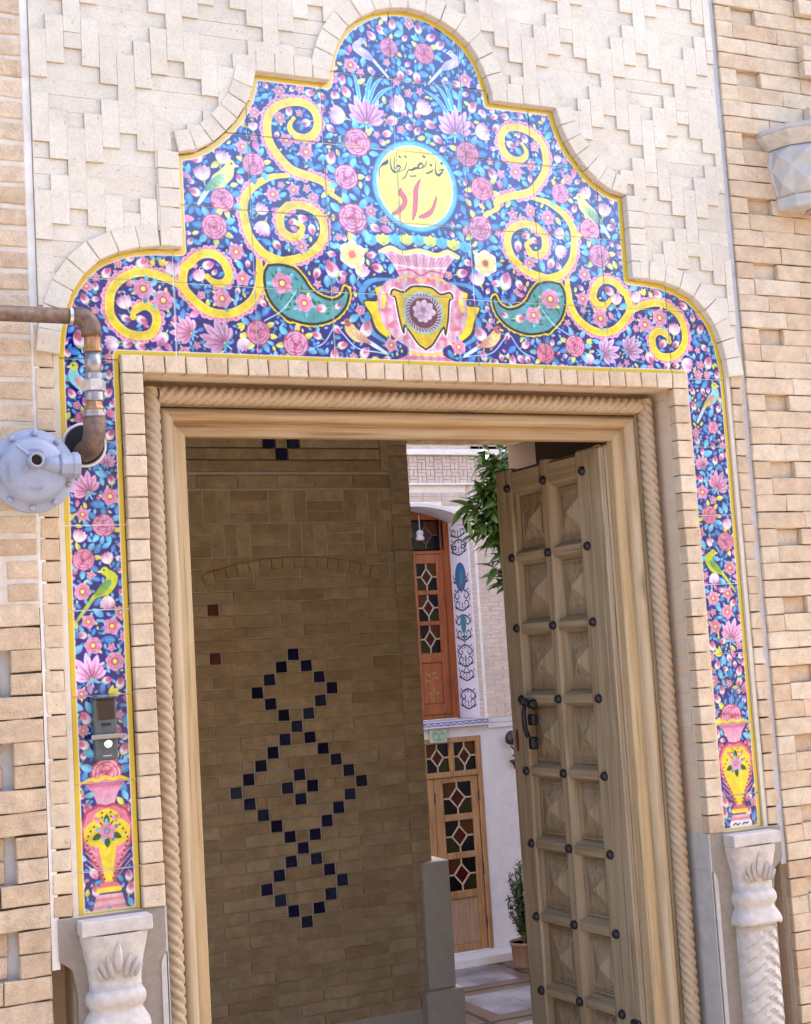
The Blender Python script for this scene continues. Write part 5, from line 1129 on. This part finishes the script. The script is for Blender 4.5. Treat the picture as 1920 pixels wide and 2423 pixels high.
# niche jamb painting (flat ornament on the reveal at x=4.7495)
JW,JH=120,640
def jamb_art():
    C=Canvas(JW*2,JH*2,0,1.95,JH*2/1.95,(.72,.74,.88))
    cx=.20; ink=(.15,.13,.24)
    def sc_(z,s,f=1):
        for m in(-1,1):
            s=1.55;C.stroke([(cx,z),(cx+m*.05*s,z+.02*f),(cx+m*.085*s,z+.06*f),(cx+m*.06*s,z+.10*f),(cx+m*.03*s,z+.075*f),(cx+m*.05*s,z+.055*f)],[.014,.017,.017,.014,.012,.006],ink)
            C.petal(cx+m*.07*s,z+.02*f,m*.6+1.57*(1-m),.04,.018,ink,ink); C.petal(cx+m*.09*s,z+.09*f,1.2 if m>0 else 1.9,.045,.016,ink,(.3,.25,.4)); C.disc(cx+m*.035*s,z+.035*f,.009,ink)
            C.disc(cx+m*.10*s,z+.04*f,.008,(.35,.22,.35))
        C.disc(cx,z+.03*f,.011,ink); C.petal(cx-.0,z+.04*f,1.57,.05,.018,ink,ink)
    for z,f in ((.08,1),(.28,-1),(.36,1),(.50,1),(.72,-1),(.76,1),(1.02,-1),(1.06,1),(1.28,-1),(1.32,.8),(1.62,1),(1.78,-1),(1.80,.8)): sc_(z,1.0,f)
    C.disc(cx,1.40,.108,(.30,.22,.36),asp=1.35); C.disc(cx,1.40,.098,(.12,.42,.66),(.10,.33,.58),asp=1.35); C.petal(cx+.01,1.33,1.5,.16,.02,(.55,.42,.28),(.4,.4,.4)); C.petal(cx-.03,1.32,.3,.08,.03,(.5,.4,.25),(.3,.4,.45))
    C.disc(cx,.93,.052,(.16,.44,.58),asp=1.9)
    C.stroke([(cx-.04,.80),(cx+.04,.80)],.018,ink,sub=1); C.disc(cx,.77,.025,(.25,.42,.55),asp=1.4); C.stroke([(cx-.06,.44),(cx+.06,.44)],.010,ink,sub=1); C.stroke([(cx-.05,.445),(cx,.53),(cx+.05,.445)],.012,ink,sub=1); C.disc(cx,.575,.02,(.25,.42,.55),asp=2)
    C.stroke([(.385,0),(.385,1.95)],.03,(.93,.93,.97),sub=1)
    return C.c
jc=jamb_art(); ji=bpy.data.images.new('painted_jamb',jc.shape[1],jc.shape[0]); aa=np.ones((jc.shape[0],jc.shape[1],4),np.float32); aa[:,:,:3]=np.clip(jc[::-1],0,1); ji.pixels.foreach_set(aa.ravel()); ji.update(); ji.pack()
jm,t,b_=new_mat('painted_plaster'); ti=N(t,'ShaderNodeTexImage'); ti.image=ji; t.links.new(ti.outputs[0],b_.inputs['Base Color']); b_.inputs['Roughness'].default_value=.7
me=bpy.data.meshes.new('painted_jamb'); me.from_pydata([(.347,.0,.985-FZ),(.347,.398,.985-FZ),(.347,.398,2.90-FZ),(.347,.0,2.90-FZ)],[],[(0,1,2,3)]); me.update(); uv=me.uv_layers.new(name='uv')
uw=.4/ (JW*2/(JH*2/1.95))
for li,(u,v) in enumerate(((1,0),(0,0),(0,1),(1,1))): uv.data[li].uv=(u,v)
obj('painted_jamb',me,jm,ch)
# orange glazed window in the niche
ow=wood_mat('orange_varnished_wood',(.13,.028,.008),(.20,.05,.013),(.25,.075,.022),'z',.35)
def glass(name,c): 
    m,t,b=new_mat(name); b.inputs['Base Color'].default_value=(*c,1); b.inputs['Roughness'].default_value=.22; b.inputs['Specular IOR Level'].default_value=.15; return m
GL=[glass('amber_glass',(.045,.014,.003)),glass('navy_glass',(.0015,.0015,.004)),glass('red_glass',(.035,.003,.004)),glass('olive_glass',(.014,.013,.003)),glass('clear_dark_glass',(.01,.01,.012))]
leadw=wood_mat('pale_glazing_bar',(.24,.18,.12),(.31,.25,.18),(.36,.3,.22),'z')
def lattice(par,x0,x1,z0,z1,y,ph,barm):
    cx,cz=(x0+x1)/2,(z0+z1)/2; dx,dz=(x1-x0)*.27,(z1-z0)*.32
    D=[(cx,cz+dz),(cx+dx,cz),(cx,cz-dz),(cx-dx,cz)]
    q=[[(x0,z1),(cx,z1),D[0],D[3],(x0,cz)],[(cx,z1),(x1,z1),(x1,cz),D[1],D[0]],[(x1,cz),(x1,z0),(cx,z0),D[2],D[1]],[(cx,z0),(x0,z0),(x0,cz),D[3],D[2]]]
    order=(0,1,3,1) if ph else (1,0,1,3)
    m=MB(); w=.0065
    def bar(a,b_):
        L=math.hypot(b_[0]-a[0],b_[1]-a[1]); nx,nz=-(b_[1]-a[1])/L*w,(b_[0]-a[0])/L*w
        m.prism([(a[0]+nx,a[1]+nz),(b_[0]+nx,b_[1]+nz),(b_[0]-nx,b_[1]-nz),(a[0]-nx,a[1]-nz)],y-.012,y-.0015)
    for i in range(4): bar(D[i],D[(i+1)%4])
    bar((cx,z1),D[0]); bar((x1,cz),D[1]); bar((cx,z0),D[2]); bar((x0,cz),D[3]); gb=m.build('glazing_bar',barm,par,fix=True)
    for k in range(4): MB().prism(q[k],y,y+.004).build('pane',GL[order[k]],gb,fix=True)
    MB().prism(D,y-.001,y+.004).build('pane',GL[2],gb,fix=True)
wn=thing('niche_window','orange varnished casement with coloured glass set in the arched niche','window',(4.4,9.4,0))
wb=lambda name,x0,x1,y0,y1,z0,z1,mat=ow,b=.004: MB().box(x0-4.4,x1-4.4,y0,y1,z0,z1,b).build(name,mat,wn)
wb('frame',4.66,4.748,-.02,.06,.975,2.93); wb('frame',3.65,4.659,-.02,.06,2.610,2.645); wb('frame',3.65,4.659,-.022,.06,2.955,3.06); wb('frame',3.65,4.659,-.02,.06,.975,1.02)
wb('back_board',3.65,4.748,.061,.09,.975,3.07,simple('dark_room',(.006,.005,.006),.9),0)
dkf=wood_mat('dark_red_wood',(.05,.014,.010),(.09,.026,.015),(.12,.04,.02),'z',.4)
for i,(xa,xb) in enumerate(((4.29,4.655),(3.92,4.285))):
    wb('casement_stile',xb-.072,xb,-.03,.02,1.022,2.608); wb('casement_stile',xa,xa+.072,-.03,.02,1.022,2.608)
    for z0,z1 in ((2.515,2.608),(2.205,2.250),(1.902,1.945),(1.535,1.630),(1.022,1.13)): wb('casement_rail',xa+.0722,xb-.0722,-.03,.02,z0,z1)
    wb('lower_panel',xa+.0722,xb-.0722,-.012,.02,1.131,1.534)
    for q,(z0,z1) in enumerate(((2.25,2.515),(1.945,2.205),(1.63,1.902))): lattice(wn,xa+.0722-4.4,xb-.0722-4.4,z0,z1,-.005,q%2,leadw)
    wb('fanlight_mullion',xb-.01,xb+.03,-.02,.05,2.646,2.95,dkf)
    lattice(wn,xa+.06-4.4,xb-.03-4.4,2.66,2.94,.0,i,dkf)
m=MB()
for (x,z,a) in ((4.47,1.42,.4),(4.45,1.40,2.5),(4.50,1.39,-.5),(4.44,1.36,3.4),(4.47,1.25,1.0),(4.45,1.22,2.6),(4.49,1.23,.2),(4.46,1.19,-1.3)):
    ca,sa=math.cos(a),math.sin(a); m.add([(x-4.4,-.0135,z),(x-4.4+ca*.022-sa*.01,-.0145,z+sa*.022+ca*.01),(x-4.4+ca*.045,-.0135,z+sa*.045),(x-4.4+ca*.022+sa*.01,-.0145,z+sa*.022-ca*.01)],[(0,3,2,1)])
m.build('painted_sprig',simple('green_paint',(.10,.24,.03),.6),wn)
MB().lathe((.075,-.0135,1.375),[(.018,0),(.016,-.003),(.0,-.004)],8,'y').build('painted_rose',simple('red_paint',(.40,.05,.04),.6),wn,fix=True)
m=MB(); m.lathe((-.03,-.14,2.74),[(.035,0),(.045,.02),(.028,.05),(.04,.075),(.022,.10)],12); m.tube([(-.03,-.14,2.84),(-.03,-.14,2.99)],.004,6)
nl=m.build('hanging_lamp',simple('frosted_lamp_glass',(.45,.47,.52),.25)); nl.location=(4.4,9.4,0); tag(nl,'small frosted glass lamp hanging in the arched niche before the orange window','lamp')
sl_=thing('window_sill','white stone sill under the niche window edged with a blue chain pattern','sill',(4.2,9,.94))
MB().box(-.72,.635,-.06,.39,-.028,.030,.003).build('slab',wst,sl_)
m=MB(); bl=simple('cobalt_print',(.035,.05,.30),.4)
m.box(-.72,.635,-.0625,-.0602,.022,.027); m.box(-.72,.635,-.0625,-.0602,-.010,-.005)
for k in range(20):
    x=-.70+k*.068
    for s in(-1,1):
        P=[(x+.034*q/6*2-.034,.0085+s*.012*math.sin(math.pi*q/6)) for q in range(7)]
        for q in range(6): m.prism([P[q],P[q+1],(P[q+1][0],P[q+1][1]+.006),(P[q][0],P[q][1]+.006)],-.0625,-.0602)
m.build('chain_pattern',bl,sl_,fix=True)
# basement door
bdn=thing('basement_door','light brown double door with diamond coloured panes in the white basement wall','door',(4.4,9.04,0))
lw_=wood_mat('light_brown_wood',(.15,.07,.028),(.225,.118,.05),(.27,.16,.08),'z',.45); lwp=wood_mat('pinkish_wood',(.17,.10,.07),(.23,.145,.105),(.27,.18,.13),'z',.5)
db=lambda name,x0,x1,y0,y1,z0,z1,mat=lw_,b=.004: MB().box(x0-4.4,x1-4.4,y0,y1,z0,z1,b).build(name,mat,bdn)
db('frame',4.708,4.756,-.045,.06,FZ+.09,.811); db('frame',3.70,4.7075,-.045,.06,.762,.811); db('frame',3.70,4.7075,-.05,.06,.440,.492); db('frame',4.419,4.464,-.04,.05,.4925,.7615); db('frame',4.13,4.172,-.04,.05,.4925,.7615)
db('dark_back',3.70,4.7075,.061,.08,FZ+.09,.76,simple('dark_inside',(.006,.005,.005),.9),0)
for q,(a,b_) in enumerate(((4.465,4.707),(4.173,4.418),(3.88,4.128))): lattice(bdn,a-4.4,b_-4.4,.493,.761,.0,q%2,leadw)
for i,(xa,xb) in enumerate(((4.236,4.700),(3.765,4.230))):
    db('leaf_stile',xb-.066,xb,-.03,.02,FZ+.095,.436); db('leaf_stile',xa,xa+.092,-.03,.02,FZ+.095,.436)
    a,c=xa+.0922,xb-.0662
    for z0,z1 in ((.386,.436),(.027,.087),(-.33,-.272),(-.70,-.631),(FZ+.095,FZ+.16)): db('leaf_rail',a,c,-.03,.02,z0,z1)
    db('leaf_panel',a,c,-.012,.02,FZ+.1605,-.7005,lwp)
    for q,(z0,z1) in enumerate(((.087,.386),(-.272,.027),(-.631,-.33))): lattice(bdn,a-4.4,c-4.4,z0,z1,-.004,(q+1)%2,leadw)
    for hz in (.25,-.45,-.95): MB().lathe((xb-4.4+.004,-.034,hz),[(.007,-.05),(.007,.05)],8).build('hinge',M['iron'],bdn)
db('threshold',3.70,4.756,-.04,.08,FZ+.001,FZ+.0935,wst)
o=MB().box(3.2-4.4,6.5-4.4,-.24,-.001,0,.075,.003).build('door_step',wst); o.location=(4.4,9.0,FZ+.001); tag(o,'long white stone step along the foot of the basement wall','step')
pq=thing('face_plaque','small square grey green relief tile above the basement door','plaque',(4.295,8.985,.843))
MB().box(-.087,.087,-.022,.017,-.069,.069,.003).build('plate',noise_mat('grey_green_glaze',(.20,.27,.21),(.30,.36,.29),30,.4,.5,.003),pq)
m=MB()
for (x,z,w_,h_) in ((-.028,.018,.020,.007),(.028,.018,.020,.007),(0,-.004,.006,.018),(0,-.034,.022,.007)): m.lathe((0,0,0),[(.001,0)],3) if False else m.prism([(x+w_*math.cos(a),z+h_*math.sin(a)) for a in [k*math.pi/5 for k in range(10)]],-.026,-.0215)
for k in range(18):
    a=k*math.pi/9; m.prism([(.058*math.cos(a)*1.1+.007*math.cos(t),.052*math.sin(a)+.006*math.sin(t)) for t in (0,1.57,3.14,4.71)],-.0255,-.0215)
m.build('relief',simple('dark_green_relief',(.10,.15,.12),.5),pq,fix=True)
wl=thing('wall_lantern','black wrought iron wall lantern on the white basement wall','lantern',(5.06,8.995,.70))
m=MB(); m.lathe((-.02,-.10,.04),[(.02,-.04),(.055,-.02),(.062,.03),(.045,.07),(.015,.095)],14); m.build('shade',M['iron'],wl,True)
m=MB(); m.tube([(.03,.005,.0),(.02,-.06,.01),(-.01,-.10,.0)],.008,8); m.tube([(.03,.005,-.02),(.03,-.06,-.06),(.03,-.05,-.12),(.03,-.01,-.11)],.008,8); m.lathe((.03,-.04,-.15),[(.045,0),(.03,-.03),(.012,-.05),(.006,-.09)],12); m.build('bracket',M['iron'],wl,True)
# ------------------------------------------------------------ plants
pot=thing('potted_shrub','slim evergreen shrub in a terracotta pot on the courtyard floor','potted plant',(4.775,8.42,FZ))
ter=noise_mat('terracotta',(.13,.075,.055),(.19,.12,.09),20,.8,.2)
MB().lathe((0,0,0),[(.10,0),(.115,.03),(.128,.21),(.138,.215),(.140,.240),(.130,.240),(.124,.222)],28).build('pot',ter,pot,True)
MB().lathe((0,0,.214),[(.123,0),(.123,.008)],20).build('soil',simple('soil',(.03,.02,.015),1),pot)
leafm=noise_mat('glossy_leaf',(.026,.060,.012),(.060,.115,.026),8,.4,.1,.001,spec=.3)
shm=noise_mat('dull_leaf',(.028,.045,.020),(.06,.085,.035),12,.6,.1,.001)
def leaf_mesh(L,w,bend,name='leaf'):
    vs=[];n=5
    for i in range(n+1):
        u=i/n; hw=w/2*math.sin(math.pi*min(1,max(.0,u))**.85)+.0002; z=-bend*u*u*L
        vs+=[(u*L,-hw,z+hw*.35),(u*L,0,z),(u*L,hw,z+hw*.35)]
    fs=[]
    for i in range(n): a=i*3; fs+=[(a,a+1,a+4,a+3),(a+1,a+2,a+5,a+4)]
    me=bpy.data.meshes.new(name); me.from_pydata(vs,[],fs); me.polygons.foreach_set('use_smooth',[True]*len(fs)); me.update(); return me
rnd=random.Random(5)
m=MB(); stems=MB(); lf=leaf_mesh(.05,.016,.3)
lv_=[v.co.copy() for v in lf.vertices]; lfs=[tuple(p.vertices) for p in lf.polygons]
for s in range(24):
    a=rnd.uniform(0,6.28); h=rnd.uniform(.3,.80); r=rnd.uniform(.03,.16); P=[(0,0,.2),(r*.5*math.cos(a),r*.5*math.sin(a),.2+h*.5),(r*math.cos(a),r*math.sin(a),.2+h)]
    stems.tube(P,[.006,.004,.002],5)
    for q in range(70):
        t=rnd.uniform(.18,1); k=0 if t<.5 else 1; u=(t*2)%1 if t<1 else 1; p=Vector(P[k]).lerp(Vector(P[k+1]),u)
        rot=Matrix.Rotation(rnd.uniform(0,6.28),4,'Z')@Matrix.Rotation(rnd.uniform(-1.2,.2),4,'Y'); 
        m.add([tuple(p+rot@v) for v in lv_],lfs)
o=m.build('foliage',shm,pot,True); o['kind']='stuff'; stems.build('stem',shm,pot)
# citrus tree seen beside the door
tr=thing('citrus_tree','glossy dark green citrus tree reaching in beside the top of the open door','tree',(3.60,5.25,FZ+.24))
bark=noise_mat('citrus_bark',(.10,.08,.06),(.17,.14,.11),14,.9,.4,.004,stretch=(1,1,.25))
TZ=3.3
def br(P,r): MB().tube(P,r,8).build('branch',bark,tr,True)
MB().tube([(0,0,-.26),(.02,.0,1.0),(.0,.03,2.2),(-.02,.02,3.0)],[.07,.06,.05,.04],10).build('trunk',bark,tr,True)
tips=[]
for k in range(26):
    a=rnd.uniform(0,6.28); h0=rnd.uniform(2.9,3.3); L=rnd.uniform(.30,.66); e=rnd.uniform(-.15,.7)
    p0=Vector((0,.02,h0)); p1=p0+Vector((math.cos(a)*L*.5,math.sin(a)*L*.5,L*.25)); p2=p0+Vector((math.cos(a)*L,math.sin(a)*L,L*e+.28))
    br([p0,p1,p2],[.016,.010,.004]); tips.append((p0,p1,p2))
# branches that lean into the opening
for (x,y,z) in ((-.55,-.05,3.86),(-.62,.0,3.70),(-.72,.05,3.62),(-.60,-.1,3.98),(-.42,-.1,4.12),(-.20,-.1,4.22),(-.60,.0,3.78),(-.45,.1,3.62),(-.30,.0,3.60),(-.35,.0,3.72),(-.28,.05,3.95),(-.50,.1,4.02),(-.25,-.05,3.70)):
    p0=Vector((0,.02,3.0)); p2=Vector((x,y,z)); p1=(p0+p2)/2+Vector((0,0,.08)); br([p0,p1,p2],[.012,.008,.003]); tips.append((p0,p1,p2)); tips.append((p0,p1,p2))
lms=[leaf_mesh(rnd.uniform(.11,.17),rnd.uniform(.04,.058),rnd.uniform(.1,.5)) for _ in range(6)]
for l_ in lms: l_.materials.append(leafm)
cand=[]
for (p0,p1,p2) in tips:
    for q in range(54):
        t=rnd.uniform(.25,1.03); p=(p0.lerp(p1,t*2) if t<.5 else p1.lerp(p2,t*2-1)); p=p+Vector((rnd.gauss(0,.035),rnd.gauss(0,.035),rnd.gauss(0,.035)))
        d=(p2-p0).normalized(); az=math.atan2(d.y,d.x)+rnd.gauss(0,.9); el=rnd.gauss(.15,.55)
        cand.append((p,az,el,rnd.uniform(-.7,.7)))
cw=Vector((-1.6434,-3.3293,1.6)); cand.sort(key=lambda c:(c[0]+Vector((3.60,5.25,FZ+.24))).x)
big,rest=cand[:300],cand[300:]
for p,az,el,ro in big:
    o=obj('leaf',rnd.choice(lms),None,tr); o.matrix_local=Matrix.Translation(p)@Matrix.Rotation(az,4,'Z')@Matrix.Rotation(-el,4,'Y')@Matrix.Rotation(ro,4,'X')
m=MB(); LV=[([v.co.copy() for v in l_.vertices],[tuple(q.vertices) for q in l_.polygons]) for l_ in lms]
for p,az,el,ro in rest:
    a,f=rnd.choice(LV); T=Matrix.Translation(p)@Matrix.Rotation(az,4,'Z')@Matrix.Rotation(-el,4,'Y')@Matrix.Rotation(ro,4,'X'); m.add([tuple(T@v) for v in a],f)
o=m.build('foliage',leafm,tr,True); o['kind']='stuff'
# unseen courtyard side walls, height raised to keep sun off the tree
for x0,x1,lab in ((8.2,8.5,'plain unseen brick wall closing the courtyard on the right, raised to shade it'),(-3.4,-3.06,'plain brick wall closing the courtyard on the left')):
    o=MB().box(x0,x1,2.37,8.99,-1.33,8.5).build('courtyard_wall',M['bt']); tag(o,lab,'wall')
